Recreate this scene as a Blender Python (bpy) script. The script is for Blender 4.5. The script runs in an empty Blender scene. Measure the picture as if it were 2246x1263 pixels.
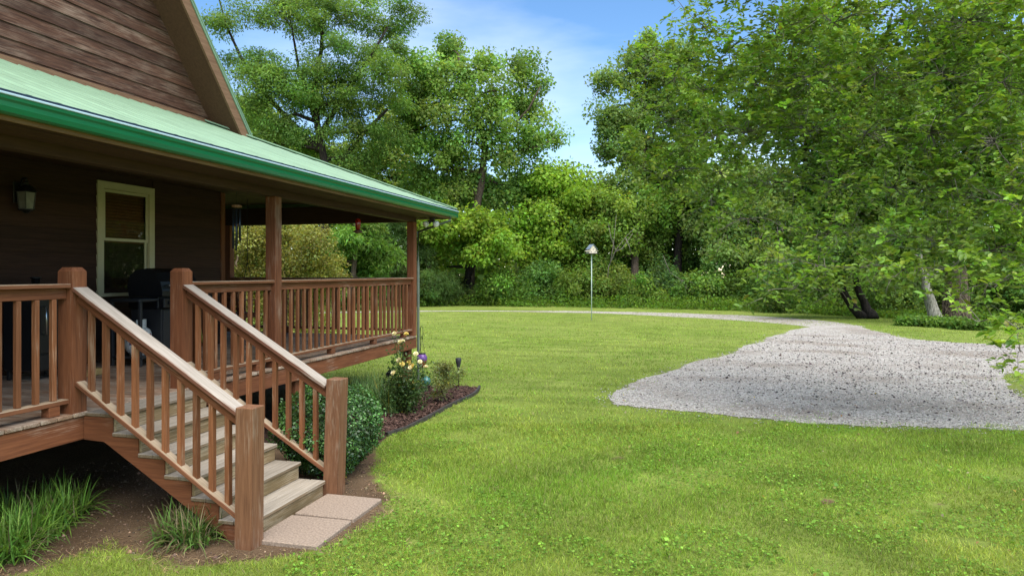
import bpy, math, random
import numpy as np
from mathutils import Matrix, Vector

R = math.radians
scene = bpy.context.scene
col = scene.collection
random.seed(7)

# ------------------------------------------------------------------ camera
CAM_H, FPX, YAW = 2.10, 1500.0, R(14.65)
CS, SN = math.cos(YAW), math.sin(YAW)
cam_d = bpy.data.cameras.new('camera')
cam_d.sensor_width = 36.0
cam_d.lens = 36.0 * FPX / 2246.0
cam_d.shift_y = -33.5 / 2246.0
cam_d.clip_end = 600
cam_d.clip_start = 0.05
cam = bpy.data.objects.new('camera', cam_d)
cam.location = (0, 0, CAM_H)
cam.rotation_euler = (R(90), 0, YAW)
col.objects.link(cam)
scene.camera = cam

# ------------------------------------------------------------------ light
SUN_DIR = Vector((0.50, -0.62, 0)).normalized()      # horizontal direction towards the sun
SUN_EL = R(62)
SUN_AZ = math.atan2(SUN_DIR.x, SUN_DIR.y)
world = bpy.data.worlds.new('World')
scene.world = world
world.use_nodes = True
wn, wl = world.node_tree.nodes, world.node_tree.links
wn.clear()
w_out = wn.new('ShaderNodeOutputWorld')
w_bg = wn.new('ShaderNodeBackground')
w_bg.inputs['Strength'].default_value = 0.12
w_sky = wn.new('ShaderNodeTexSky')
w_sky.sky_type = 'NISHITA'
w_sky.sun_disc = False
w_sky.sun_elevation = SUN_EL
w_sky.sun_rotation = SUN_AZ
w_sky.air_density = 1.0
w_sky.dust_density = 0.0
w_sky.ozone_density = 2.0
w_tc = wn.new('ShaderNodeTexCoord')
w_map = wn.new('ShaderNodeMapping')
w_map.inputs['Scale'].default_value = (1.0, 1.0, 3.6)
w_map.inputs['Rotation'].default_value = (0.25, 0.3, 0.5)
w_noise = wn.new('ShaderNodeTexNoise')
w_noise.inputs['Scale'].default_value = 1.7
w_noise.inputs['Detail'].default_value = 7
w_noise.inputs['Roughness'].default_value = 0.52
w_ramp = wn.new('ShaderNodeValToRGB')
w_ramp.color_ramp.elements[0].position = 0.45
w_ramp.color_ramp.elements[0].color = (0, 0, 0, 1)
w_ramp.color_ramp.elements[1].position = 0.86
w_ramp.color_ramp.elements[1].color = (0.62, 0.62, 0.62, 1)
w_mix = wn.new('ShaderNodeMixRGB')
w_mix.inputs['Color2'].default_value = (6.4, 6.8, 7.6, 1)
wl.new(w_tc.outputs['Generated'], w_map.inputs['Vector'])
wl.new(w_map.outputs['Vector'], w_noise.inputs['Vector'])
wl.new(w_noise.outputs['Fac'], w_ramp.inputs['Fac'])
wl.new(w_ramp.outputs['Color'], w_mix.inputs['Fac'])
w_hs = wn.new('ShaderNodeHueSaturation')
w_hs.inputs['Saturation'].default_value = 1.18
w_hs.inputs['Value'].default_value = 0.93
wl.new(w_sky.outputs['Color'], w_hs.inputs['Color'])
wl.new(w_hs.outputs['Color'], w_mix.inputs['Color1'])
wl.new(w_mix.outputs['Color'], w_bg.inputs['Color'])
wl.new(w_bg.outputs['Background'], w_out.inputs['Surface'])

sun_d = bpy.data.lights.new('sun', 'SUN')
sun_d.energy = 3.4
sun_d.angle = R(72)
sun_d.color = (1.0, 0.96, 0.88)
sun = bpy.data.objects.new('sun', sun_d)
sun.location = (20, -20, 40)
sd = Vector((SUN_DIR.x * math.cos(SUN_EL), SUN_DIR.y * math.cos(SUN_EL), math.sin(SUN_EL)))
sun.rotation_euler = sd.to_track_quat('Z', 'Y').to_euler()
col.objects.link(sun)

vs = scene.view_settings
vs.view_transform = 'Standard'
vs.look = 'None'
vs.gamma = 1.0
vs.use_curve_mapping = False
vs.exposure = 1.08

scene.render.engine = 'CYCLES'
scene.cycles.max_bounces = 10
scene.cycles.diffuse_bounces = 6
scene.cycles.transmission_bounces = 6
scene.cycles.transparent_max_bounces = 6
scene.cycles.use_denoising = True

# ------------------------------------------------------------------ pixels to places
def cam2w(xc, yc, z):
    return Vector((xc * CS - yc * SN, xc * SN + yc * CS, z))
def at(px, py, Y):
    """point on the ray of a pixel at depth Y in front of the camera"""
    return cam2w((px - 1123.0) / FPX * Y, Y, CAM_H - (py - 598.0) / FPX * Y)
def gp(px, py, z=0.0):
    """point where a pixel's ray meets the level z"""
    return at(px, py, FPX * (CAM_H - z) / (py - 598.0))
def np_cam(x, y):
    return x * CS + y * SN, -x * SN + y * CS        # camera right, camera depth

# ------------------------------------------------------------------ objects
WM = {}
def tag(o, label=None, cat=None, group=None, kind=None):
    if label: o['label'] = label
    if cat: o['category'] = cat
    if group: o['group'] = group
    if kind: o['kind'] = kind
    return o
def add(name, mesh, M=None, parent=None):
    o = bpy.data.objects.new(name, mesh)
    col.objects.link(o)
    M = M or Matrix.Identity(4)
    if parent is not None:
        o.parent = parent
        o.matrix_parent_inverse = WM[parent.name].inverted()
    o.matrix_basis = M
    WM[o.name] = M
    return o
def thing(name, loc, label, cat, group=None):
    return tag(add(name, None, Matrix.Translation(Vector(loc))), label, cat, group)
def mk_mesh(name, verts, faces, mat, smooth=False):
    m = bpy.data.meshes.new(name)
    m.from_pydata([tuple(v) for v in verts], [], faces)
    m.materials.append(mat)
    if smooth:
        m.polygons.foreach_set('use_smooth', [True] * len(m.polygons))
    m.update()
    return m
def np_mesh(name, verts, quads, mat, cols=None, smooth=False):
    """fast mesh from numpy arrays; quads is (n,4) or (n,3)"""
    verts = np.asarray(verts, dtype=np.float32)
    quads = np.asarray(quads, dtype=np.int32)
    k = quads.shape[1]
    m = bpy.data.meshes.new(name)
    m.vertices.add(len(verts))
    m.vertices.foreach_set('co', verts.ravel())
    m.loops.add(quads.size)
    m.loops.foreach_set('vertex_index', quads.ravel())
    m.polygons.add(len(quads))
    m.polygons.foreach_set('loop_start', np.arange(0, quads.size, k, dtype=np.int32))
    if smooth:
        m.polygons.foreach_set('use_smooth', np.ones(len(quads), dtype=bool))
    m.update(calc_edges=True)
    if cols is not None:
        a = m.color_attributes.new('tint', 'FLOAT_COLOR', 'POINT')
        c = np.ones((len(verts), 4), dtype=np.float32)
        c[:, :3] = cols
        a.data.foreach_set('color', c.ravel())
    m.materials.append(mat)
    return m

BOXES = {}
def box_mesh(lx, ly, lz, mat, c=0.004):
    key = (round(lx, 4), round(ly, 4), round(lz, 4), mat.name, c)
    if key in BOXES:
        return BOXES[key]
    hx, hy, hz = lx / 2, ly / 2, lz / 2
    c = min(c, hx * .45, hy * .45, hz * .45)
    V, idx = [], {}
    for sx in (-1, 1):
        for sy in (-1, 1):
            for sz in (-1, 1):
                for a in range(3):
                    d = [hx, hy, hz]
                    for b in range(3):
                        if b != a:
                            d[b] -= c
                    idx[(sx, sy, sz, a)] = len(V)
                    V.append((sx * d[0], sy * d[1], sz * d[2]))
    F = []
    for a in range(3):
        b, e = (a + 1) % 3, (a + 2) % 3
        for s in (-1, 1):
            q = []
            for sb, se in ((-1, -1), (1, -1), (1, 1), (-1, 1)):
                k = [0, 0, 0]; k[a] = s; k[b] = sb; k[e] = se
                q.append(idx[(*k, a)])
            F.append(q if s > 0 else q[::-1])
    for a in range(3):                       # edges along axis a
        b, e = (a + 1) % 3, (a + 2) % 3
        for sb in (-1, 1):
            for se in (-1, 1):
                k0 = [0, 0, 0]; k0[a] = -1; k0[b] = sb; k0[e] = se
                k1 = k0[:]; k1[a] = 1
                q = [idx[(*k0, b)], idx[(*k1, b)], idx[(*k1, e)], idx[(*k0, e)]]
                F.append(q if sb * se < 0 else q[::-1])
    for sx in (-1, 1):
        for sy in (-1, 1):
            for sz in (-1, 1):
                t = [idx[(sx, sy, sz, a)] for a in range(3)]
                F.append(t if sx * sy * sz > 0 else t[::-1])
    m = mk_mesh('board', V, F, mat)
    BOXES[key] = m
    return m

def bx(name, x0, x1, y0, y1, z0, z1, mat, parent=None, c=0.004, tilt=None):
    """box from world bounds, its local X along the longest side (the wood grain)"""
    dx, dy, dz = x1 - x0, y1 - y0, z1 - z0
    M = Matrix.Translation(((x0 + x1) / 2, (y0 + y1) / 2, (z0 + z1) / 2))
    if tilt is not None:
        M = M @ tilt
    if dy >= dx and dy >= dz:
        return add(name, box_mesh(dy, dx, dz, mat, c), M @ Matrix.Rotation(R(90), 4, 'Z'), parent)
    if dz >= dx and dz >= dy:
        return add(name, box_mesh(dz, dy, dx, mat, c), M @ Matrix.Rotation(R(-90), 4, 'Y'), parent)
    return add(name, box_mesh(dx, dy, dz, mat, c), M, parent)
def frame_along(p0, p1, up=Vector((0, 0, 1))):
    p0, p1 = Vector(p0), Vector(p1)
    d = p1 - p0
    X = d.normalized()
    Y = up.cross(X)
    if Y.length < 1e-4:
        Y = Vector((0, 1, 0))
    Y.normalize()
    Z = X.cross(Y)
    M = Matrix((X, Y, Z)).transposed().to_4x4()
    M.translation = (p0 + p1) / 2
    return M, d.length
def beam(name, p0, p1, w, h, mat, parent=None, c=0.004):
    M, L = frame_along(p0, p1)
    return add(name, box_mesh(L, w, h, mat, c), M, parent)
def poly(name, verts, faces, mat, parent=None, axis='x', smooth=False):
    """mesh from world verts; local X turned to the named world axis so the grain follows"""
    vs_ = [Vector(v) for v in verts]
    c = sum(vs_, Vector()) / len(vs_)
    Rm = {'x': Matrix.Identity(4), 'y': Matrix.Rotation(R(90), 4, 'Z'), 'z': Matrix.Rotation(R(-90), 4, 'Y')}[axis]
    inv = Rm.inverted()
    return add(name, mk_mesh(name, [inv @ (v - c) for v in vs_], faces, mat, smooth), Matrix.Translation(c) @ Rm, parent)
HEXA = [(0, 3, 2, 1), (4, 5, 6, 7), (0, 1, 5, 4), (1, 2, 6, 5), (2, 3, 7, 6), (3, 0, 4, 7)]
def lathe(profile, seg=16):
    V, F = [], []
    for r, z in profile:
        for k in range(seg):
            a = 2 * math.pi * k / seg
            V.append((r * math.cos(a), r * math.sin(a), z))
    n = len(profile)
    for i in range(n - 1):
        for k in range(seg):
            k2 = (k + 1) % seg
            F.append((i * seg + k, i * seg + k2, (i + 1) * seg + k2, (i + 1) * seg + k))
    F.append(tuple(range(seg))[::-1])
    F.append(tuple((n - 1) * seg + k for k in range(seg)))
    return V, F
def tube(pts, radii, sides=6, V=None, F=None, closed=False):
    """sweep a tube along pts, appended to V, F"""
    V = [] if V is None else V
    F = [] if F is None else F
    pts = [Vector(p) for p in pts]
    n = len(pts)
    base = len(V)
    ref = Vector((0.31, 0.17, 0.93))
    for i, p in enumerate(pts):
        if closed:
            t = pts[(i + 1) % n] - pts[i - 1]
        else:
            t = pts[min(i + 1, n - 1)] - pts[max(i - 1, 0)]
        t.normalize()
        a = t.cross(ref)
        if a.length < 0.1:
            a = t.cross(Vector((1, 0, 0)))
        a.normalize()
        b = t.cross(a)
        r = radii[i] if hasattr(radii, '__len__') else radii
        for k in range(sides):
            an = 2 * math.pi * k / sides
            V.append(p + (a * math.cos(an) + b * math.sin(an)) * r)
    for i in range(n if closed else n - 1):
        j = (i + 1) % n
        for k in range(sides):
            k2 = (k + 1) % sides
            F.append((base + i * sides + k, base + i * sides + k2, base + j * sides + k2, base + j * sides + k))
    if not closed:
        F.append(tuple(base + k for k in range(sides))[::-1])
        F.append(tuple(base + (n - 1) * sides + k for k in range(sides)))
    return V, F
def tube_obj(name, pts, radii, mat, parent=None, sides=8, closed=False):
    V, F = tube(pts, radii, sides, closed=closed)
    c = sum(V, Vector()) / len(V)
    return add(name, mk_mesh(name, [v - c for v in V], F, mat, True), Matrix.Translation(c), parent)

# ------------------------------------------------------------------ materials
def base_mat(name):
    m = bpy.data.materials.new(name)
    m.use_nodes = True
    nt = m.node_tree
    b = nt.nodes['Principled BSDF']
    return m, nt, nt.nodes, nt.links, b
def plain(name, rgb, rough=0.6, metal=0.0, var=0.12, spec=0.4, nscale=14.0, bump=0.0):
    m, nt, N, L, b = base_mat(name)
    tc = N.new('ShaderNodeTexCoord')
    n = N.new('ShaderNodeTexNoise')
    n.inputs['Scale'].default_value = nscale
    n.inputs['Detail'].default_value = 5
    rp = N.new('ShaderNodeValToRGB')
    rp.color_ramp.elements[0].position = .3
    rp.color_ramp.elements[1].position = .72
    rp.color_ramp.elements[0].color = (*[c * (1 - var) for c in rgb], 1)
    rp.color_ramp.elements[1].color = (*[min(1, c * (1 + var)) for c in rgb], 1)
    L.new(tc.outputs['Object'], n.inputs['Vector'])
    L.new(n.outputs['Fac'], rp.inputs['Fac'])
    L.new(rp.outputs['Color'], b.inputs['Base Color'])
    b.inputs['Roughness'].default_value = rough
    b.inputs['Metallic'].default_value = metal
    b.inputs['Specular IOR Level'].default_value = spec
    if bump:
        bp = N.new('ShaderNodeBump')
        bp.inputs['Strength'].default_value = bump
        bp.inputs['Distance'].default_value = 0.01
        L.new(n.outputs['Fac'], bp.inputs['Height'])
        L.new(bp.outputs['Normal'], b.inputs['Normal'])
    return m
def wood(name, dark, light, rough=0.75, worn=None, worn_amt=0.0, rnd=0.25, top_worn=False, spec=0.25, foot=None):
    """sawn timber: grain along local X, per-board variation, weathering to grey"""
    m, nt, N, L, b = base_mat(name)
    tc = N.new('ShaderNodeTexCoord')
    oi = N.new('ShaderNodeObjectInfo')
    mul = N.new('ShaderNodeMath'); mul.operation = 'MULTIPLY'; mul.inputs[1].default_value = 61.7
    cmb = N.new('ShaderNodeCombineXYZ')
    vadd = N.new('ShaderNodeVectorMath'); vadd.operation = 'ADD'
    L.new(oi.outputs['Random'], mul.inputs[0])
    for s in 'XYZ':
        L.new(mul.outputs[0], cmb.inputs[s])
    L.new(tc.outputs['Object'], vadd.inputs[0])
    L.new(cmb.outputs[0], vadd.inputs[1])
    def noise(scl, sc, detail, rgh=0.55, dist=0.0):
        mp = N.new('ShaderNodeMapping')
        mp.inputs['Scale'].default_value = scl
        n = N.new('ShaderNodeTexNoise')
        n.inputs['Scale'].default_value = sc
        n.inputs['Detail'].default_value = detail
        n.inputs['Roughness'].default_value = rgh
        n.inputs['Distortion'].default_value = dist
        L.new(vadd.outputs[0], mp.inputs['Vector'])
        L.new(mp.outputs['Vector'], n.inputs['Vector'])
        return n
    grain = noise((0.9, 16, 16), 2.2, 6, 0.6, 0.6)
    fibre = noise((2.2, 90, 90), 2.0, 4, 0.6)
    blotch = noise((1.2, 3, 3), 1.6, 4, 0.6)
    mixg = N.new('ShaderNodeMath'); mixg.operation = 'MULTIPLY_ADD'; mixg.inputs[1].default_value = 0.45
    L.new(fibre.outputs['Fac'], mixg.inputs[0])
    hs = N.new('ShaderNodeMath'); hs.operation = 'MULTIPLY'; hs.inputs[1].default_value = 0.58
    L.new(grain.outputs['Fac'], hs.inputs[0])
    L.new(hs.outputs[0], mixg.inputs[2])
    rp = N.new('ShaderNodeValToRGB')
    rp.color_ramp.elements[0].position = .36
    rp.color_ramp.elements[1].position = .66
    rp.color_ramp.elements[0].color = (*dark, 1)
    rp.color_ramp.elements[1].color = (*light, 1)
    L.new(mixg.outputs[0], rp.inputs['Fac'])
    out = rp.outputs['Color']
    if worn:
        geo = N.new('ShaderNodeNewGeometry')
        rp2 = N.new('ShaderNodeValToRGB')
        rp2.color_ramp.elements[0].position = .62 - worn_amt * .5
        rp2.color_ramp.elements[1].position = .80 - worn_amt * .5
        bl = N.new('ShaderNodeMath'); bl.operation = 'MULTIPLY_ADD'; bl.inputs[1].default_value = 0.5
        L.new(fibre.outputs['Fac'], bl.inputs[0])
        hb = N.new('ShaderNodeMath'); hb.operation = 'MULTIPLY'; hb.inputs[1].default_value = 0.55
        L.new(blotch.outputs['Fac'], hb.inputs[0])
        L.new(hb.outputs[0], bl.inputs[2])
        src = bl.outputs[0]
        if top_worn:
            sx = N.new('ShaderNodeSeparateXYZ')
            L.new(geo.outputs['Normal'], sx.inputs[0])
            up = N.new('ShaderNodeMapRange')
            up.inputs['From Min'].default_value = 0.45
            up.inputs['From Max'].default_value = 0.8
            up.inputs['To Min'].default_value = -0.12
            up.inputs['To Max'].default_value = 0.3
            L.new(sx.outputs['Z'], up.inputs['Value'])
            ad = N.new('ShaderNodeMath'); ad.operation = 'ADD'
            L.new(src, ad.inputs[0]); L.new(up.outputs[0], ad.inputs[1])
            src = ad.outputs[0]
        L.new(src, rp2.inputs['Fac'])
        wr = N.new('ShaderNodeMixRGB'); wr.blend_type = 'MULTIPLY'; wr.inputs['Fac'].default_value = 0.75
        wr.inputs['Color1'].default_value = (*[min(1, c * 1.55) for c in worn], 1)
        fr = N.new('ShaderNodeValToRGB')
        fr.color_ramp.elements[0].position = .35; fr.color_ramp.elements[0].color = (.34, .32, .29, 1)
        fr.color_ramp.elements[1].position = .62; fr.color_ramp.elements[1].color = (.86, .86, .86, 1)
        L.new(mixg.outputs[0], fr.inputs['Fac'])
        L.new(fr.outputs['Color'], wr.inputs['Color2'])
        mx = N.new('ShaderNodeMixRGB')
        L.new(rp2.outputs['Color'], mx.inputs['Fac'])
        L.new(out, mx.inputs['Color1'])
        L.new(wr.outputs['Color'], mx.inputs['Color2'])
        out = mx.outputs['Color']
    # per board brightness
    hv = N.new('ShaderNodeHueSaturation')
    mr = N.new('ShaderNodeMapRange')
    mr.inputs['To Min'].default_value = 1 - rnd
    mr.inputs['To Max'].default_value = 1 + rnd
    L.new(oi.outputs['Random'], mr.inputs['Value'])
    L.new(mr.outputs[0], hv.inputs['Value'])
    L.new(out, hv.inputs['Color'])
    L.new(hv.outputs['Color'], b.inputs['Base Color'])
    b.inputs['Roughness'].default_value = rough
    b.inputs['Specular IOR Level'].default_value = spec
    bp = N.new('ShaderNodeBump')
    bp.inputs['Strength'].default_value = 0.45
    bp.inputs['Distance'].default_value = 0.004
    L.new(mixg.outputs[0], bp.inputs['Height'])
    L.new(bp.outputs['Normal'], b.inputs['Normal'])
    return m
def leaf_mat(name, trans=0.38, rough=0.5, spec=0.3):
    m, nt, N, L, b = base_mat(name)
    at_ = N.new('ShaderNodeAttribute'); at_.attribute_name = 'tint'
    L.new(at_.outputs['Color'], b.inputs['Base Color'])
    b.inputs['Roughness'].default_value = rough
    b.inputs['Specular IOR Level'].default_value = spec
    tr = N.new('ShaderNodeBsdfTranslucent')
    hv = N.new('ShaderNodeMixRGB'); hv.blend_type = 'MULTIPLY'; hv.inputs['Fac'].default_value = 1
    hv.inputs['Color2'].default_value = (1.3, 1.25, 0.6, 1)
    L.new(at_.outputs['Color'], hv.inputs['Color1'])
    L.new(hv.outputs['Color'], tr.inputs['Color'])
    ms = N.new('ShaderNodeMixShader'); ms.inputs['Fac'].default_value = trans
    L.new(b.outputs[0], ms.inputs[1]); L.new(tr.outputs[0], ms.inputs[2])
    L.new(ms.outputs[0], N['Material Output'].inputs['Surface'])
    return m
def tint_mat(name, rough=0.85, spec=0.2):
    m, nt, N, L, b = base_mat(name)
    at_ = N.new('ShaderNodeAttribute'); at_.attribute_name = 'tint'
    L.new(at_.outputs['Color'], b.inputs['Base Color'])
    b.inputs['Roughness'].default_value = rough
    b.inputs['Specular IOR Level'].default_value = spec
    return m
def bark_mat(name, dark, light, scale=6.0):
    m, nt, N, L, b = base_mat(name)
    tc = N.new('ShaderNodeTexCoord')
    mp = N.new('ShaderNodeMapping'); mp.inputs['Scale'].default_value = (3, 3, .7)
    n = N.new('ShaderNodeTexNoise'); n.inputs['Scale'].default_value = scale; n.inputs['Detail'].default_value = 8
    n.inputs['Roughness'].default_value = .65
    rp = N.new('ShaderNodeValToRGB')
    rp.color_ramp.elements[0].position = .38; rp.color_ramp.elements[0].color = (*dark, 1)
    rp.color_ramp.elements[1].position = .66; rp.color_ramp.elements[1].color = (*light, 1)
    L.new(tc.outputs['Object'], mp.inputs['Vector']); L.new(mp.outputs['Vector'], n.inputs['Vector'])
    L.new(n.outputs['Fac'], rp.inputs['Fac']); L.new(rp.outputs['Color'], b.inputs['Base Color'])
    b.inputs['Roughness'].default_value = .9
    b.inputs['Specular IOR Level'].default_value = .15
    bp = N.new('ShaderNodeBump'); bp.inputs['Strength'].default_value = .8; bp.inputs['Distance'].default_value = .03
    L.new(n.outputs['Fac'], bp.inputs['Height']); L.new(bp.outputs['Normal'], b.inputs['Normal'])
    return m

M_STAIN = wood('stained_timber', (.108, .037, .016), (.225, .082, .034), rnd=.16, worn=(.30, .22, .16), worn_amt=.06)
M_BALU = wood('baluster_timber', (.135, .048, .018), (.265, .105, .043), rnd=.28, worn=(.33, .25, .17), worn_amt=.10)
M_RAIL = wood('rail_timber', (.13, .052, .03), (.22, .095, .055), rnd=.12, worn=(.33, .285, .235), worn_amt=.34, top_worn=True)
M_CAP = wood('rail_cap_timber', (.13, .048, .022), (.245, .098, .045), rnd=.1, worn=(.33, .25, .165), worn_amt=.14, top_worn=True)
M_TREAD = wood('tread_timber', (.15, .10, .058), (.25, .18, .11), rnd=.22, worn=(.25, .215, .17), worn_amt=.42, top_worn=True)
M_RISER = wood('riser_timber', (.12, .085, .038), (.27, .19, .10), rnd=.2, worn=(.34, .28, .19), worn_amt=.25)
M_DECK = wood('deck_timber', (.15, .085, .05), (.30, .19, .12), rnd=.22, worn=(.36, .29, .22), worn_amt=.30)
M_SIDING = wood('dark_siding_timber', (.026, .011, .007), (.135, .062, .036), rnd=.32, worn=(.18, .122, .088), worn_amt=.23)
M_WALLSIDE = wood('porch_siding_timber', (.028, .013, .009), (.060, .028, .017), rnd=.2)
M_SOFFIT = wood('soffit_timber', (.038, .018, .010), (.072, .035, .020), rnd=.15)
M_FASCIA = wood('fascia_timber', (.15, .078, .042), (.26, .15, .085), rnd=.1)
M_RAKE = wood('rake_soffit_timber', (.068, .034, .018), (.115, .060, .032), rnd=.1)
M_NEWEL = wood('weathered_newel_timber', (.12, .052, .024), (.240, .112, .054), rnd=.1, worn=(.27, .21, .15), worn_amt=.10)
M_ROOF = plain('green_roof_metal', (.19, .295, .185), .5, 0, .15, .4, 2.2)
M_GUTTER = plain('green_gutter_metal', (.0, .145, .055), .28, 0, .05, .6, 3)
M_DRIP = plain('dark_drip_edge_metal', (.012, .025, .045), .4, 0, .1, .5, 3)
M_LIP_HILITE = plain('gutter_lip_highlight', (.42, .56, .60), .35, 0, .05, .5, 3)  # whitish highlight on the gutter lip, put into its colour
M_CREAM = plain('cream_paint', (.52, .47, .30), .55, 0, .05, .4, 9)
M_BLACK = plain('black_enamel', (.012, .012, .014), .35, 0, .15, .5, 6)
M_CHARC = plain('charcoal_metal', (.035, .034, .036), .5, 0, .15, .4, 6)
M_STEEL = plain('bright_steel', (.6, .6, .58), .28, 1.0, .05, .5, 6)
M_WHITE = plain('white_paint', (.72, .72, .69), .4, 0, .05, .5, 6)
M_IRON = plain('black_iron', (.02, .019, .018), .5, .3, .2, .4, 20)
M_SCREW = plain('dark_screw', (.05, .06, .05), .6)
M_LEAF = leaf_mat('leaf', .5, .6, .2)
M_LEAFN = leaf_mat('broad_leaf', .42, .42, .4)
M_GLOSSLEAF = leaf_mat('boxwood_leaf', .15, .33, .5)
M_GRASS = leaf_mat('grass_blade', .35, .55, .25)
M_STONE = tint_mat('gravel_stone', .85)
M_BARK = bark_mat('brown_bark', (.035, .026, .018), (.12, .09, .065))
M_BARKD = bark_mat('dark_bark', (.012, .010, .008), (.04, .032, .026))
M_BARKP = bark_mat('pale_lichen_bark', (.12, .11, .085), (.36, .34, .28), 9)
M_TWIG = bark_mat('grey_twig', (.12, .10, .08), (.26, .23, .19), 12)

# ------------------------------------------------------------------ the setting: ground, gravel, drive
rng = np.random.default_rng(11)
def xy(pts):
    return np.array([(p[0], p[1]) for p in pts])
def inside(P, poly_):
    x, y = P[:, 0], P[:, 1]
    c = np.zeros(len(P), bool)
    n = len(poly_)
    for i in range(n):
        x0, y0 = poly_[i]; x1, y1 = poly_[(i + 1) % n]
        cond = ((y0 > y) != (y1 > y))
        xi = (x1 - x0) * (y - y0) / ((y1 - y0) if y1 != y0 else 1e-9) + x0
        c ^= cond & (x < xi)
    return c
def sdist(P, poly_):
    """distance to a polygon, negative inside"""
    d = np.full(len(P), 1e9)
    n = len(poly_)
    for i in range(n):
        a = poly_[i]; b = poly_[(i + 1) % n]
        ab = b - a
        t = np.clip(((P - a) @ ab) / max(ab @ ab, 1e-9), 0, 1)
        q = a + t[:, None] * ab
        d = np.minimum(d, np.hypot(P[:, 0] - q[:, 0], P[:, 1] - q[:, 1]))
    return np.where(inside(P, poly_), -d, d)
def wob(P, f, seed=0):
    """cheap smooth noise in -1..1"""
    x, y = P[:, 0] * f, P[:, 1] * f
    s = seed * 1.7
    return (np.sin(x * 1.7 + 1.3 * np.sin(y * 1.1 + s) + s) + np.sin(y * 2.1 + 1.7 * np.sin(x * .9 - s) + 2 * s)
            + .6 * np.sin(3.7 * x - 2.9 * y + s * 3) + .4 * np.sin(7.1 * y + 5.3 * x + s)) / 3.0

SOIL = xy([gp(0, 1262), gp(60, 1262), gp(120, 1232), gp(230, 1196), gp(320, 1208), gp(400, 1238), gp(520, 1234),
           gp(650, 1210), gp(740, 1188), gp(800, 1150), gp(852, 1098), gp(845, 1062), gp(825, 1040),
           (-4.2, 9.0), (-4.95, 11.85), (-14, 11.85), (-14, -4), (-4.75, -4)])
GRAVEL = xy([gp(*p) for p in [(1780, 716), (1745, 723), (1700, 737), (1640, 758), (1590, 779), (1500, 802), (1420, 830), (1355, 855),
             (1332, 870), (1350, 886), (1450, 897), (1550, 906), (1650, 917), (1800, 928), (1950, 938), (2100, 942), (2400, 945),
             (2400, 905), (2246, 868), (2205, 845), (2186, 830), (2215, 820), (2500, 815), (2700, 765), (2246, 757), (2100, 752), (2000, 744), (1935, 730),
             (1890, 717), (1840, 713)]])
DRIVE = xy([gp(*p) for p in [(500, 692), (700, 687), (925, 683.2), (1000, 682.8), (1100, 683.2), (1300, 686.5), (1400, 690.5), (1500, 695.5), (1600, 701.5),
            (1700, 709), (1760, 715), (1800, 719), (1870, 719), (1895, 716), (1830, 706), (1780, 701), (1700, 695.5), (1600, 690.5), (1500, 687), (1400, 684.6),
            (1300, 682.6), (1100, 681.2), (1000, 681.2), (925, 681.5), (700, 684), (500, 688)]])
BED = xy([gp(*p) for p in [(1052, 851), (1047, 862), (1020, 877), (985, 893), (950, 913), (925, 926), (890, 944), (848, 957), (835, 975)]]
         + [(-3.9, 7.6), (-4.6, 7.2), (-6.5, 7.2), (-6.5, 11.6)] + [gp(*p) for p in [(935, 846), (1000, 846), (1030, 848)]])
SPOTS = [gp(1358, 1003), gp(1383, 990), gp(1815, 1096), gp(2060, 1110), gp(2140, 1190), gp(2000, 1120), gp(1090, 768), gp(1165, 754), gp(1885, 1150), gp(1540, 1030), gp(905, 1190)]
SPOT_R = [.09, .06, .09, .10, .12, .07, .16, .09, .06, .05, .06]

def soil_amt(P):
    d = sdist(P, SOIL) + .10 * wob(P, 2.3, 1) + .05 * wob(P, 7, 2)
    s = np.clip(.5 - d / .30, 0, 1)
    for c, r in zip(SPOTS, SPOT_R):
        dd = np.hypot(P[:, 0] - c.x, P[:, 1] - c.y) + .05 * wob(P, 9, 3)
        s = np.maximum(s, np.clip(1.2 - dd / r, 0, .9))
    dg = np.abs(sdist(P, GRAVEL)) + .1 * wob(P, 3, 5)
    s = np.maximum(s, np.clip(.55 - dg / .45, 0, .5))
    return s

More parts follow.
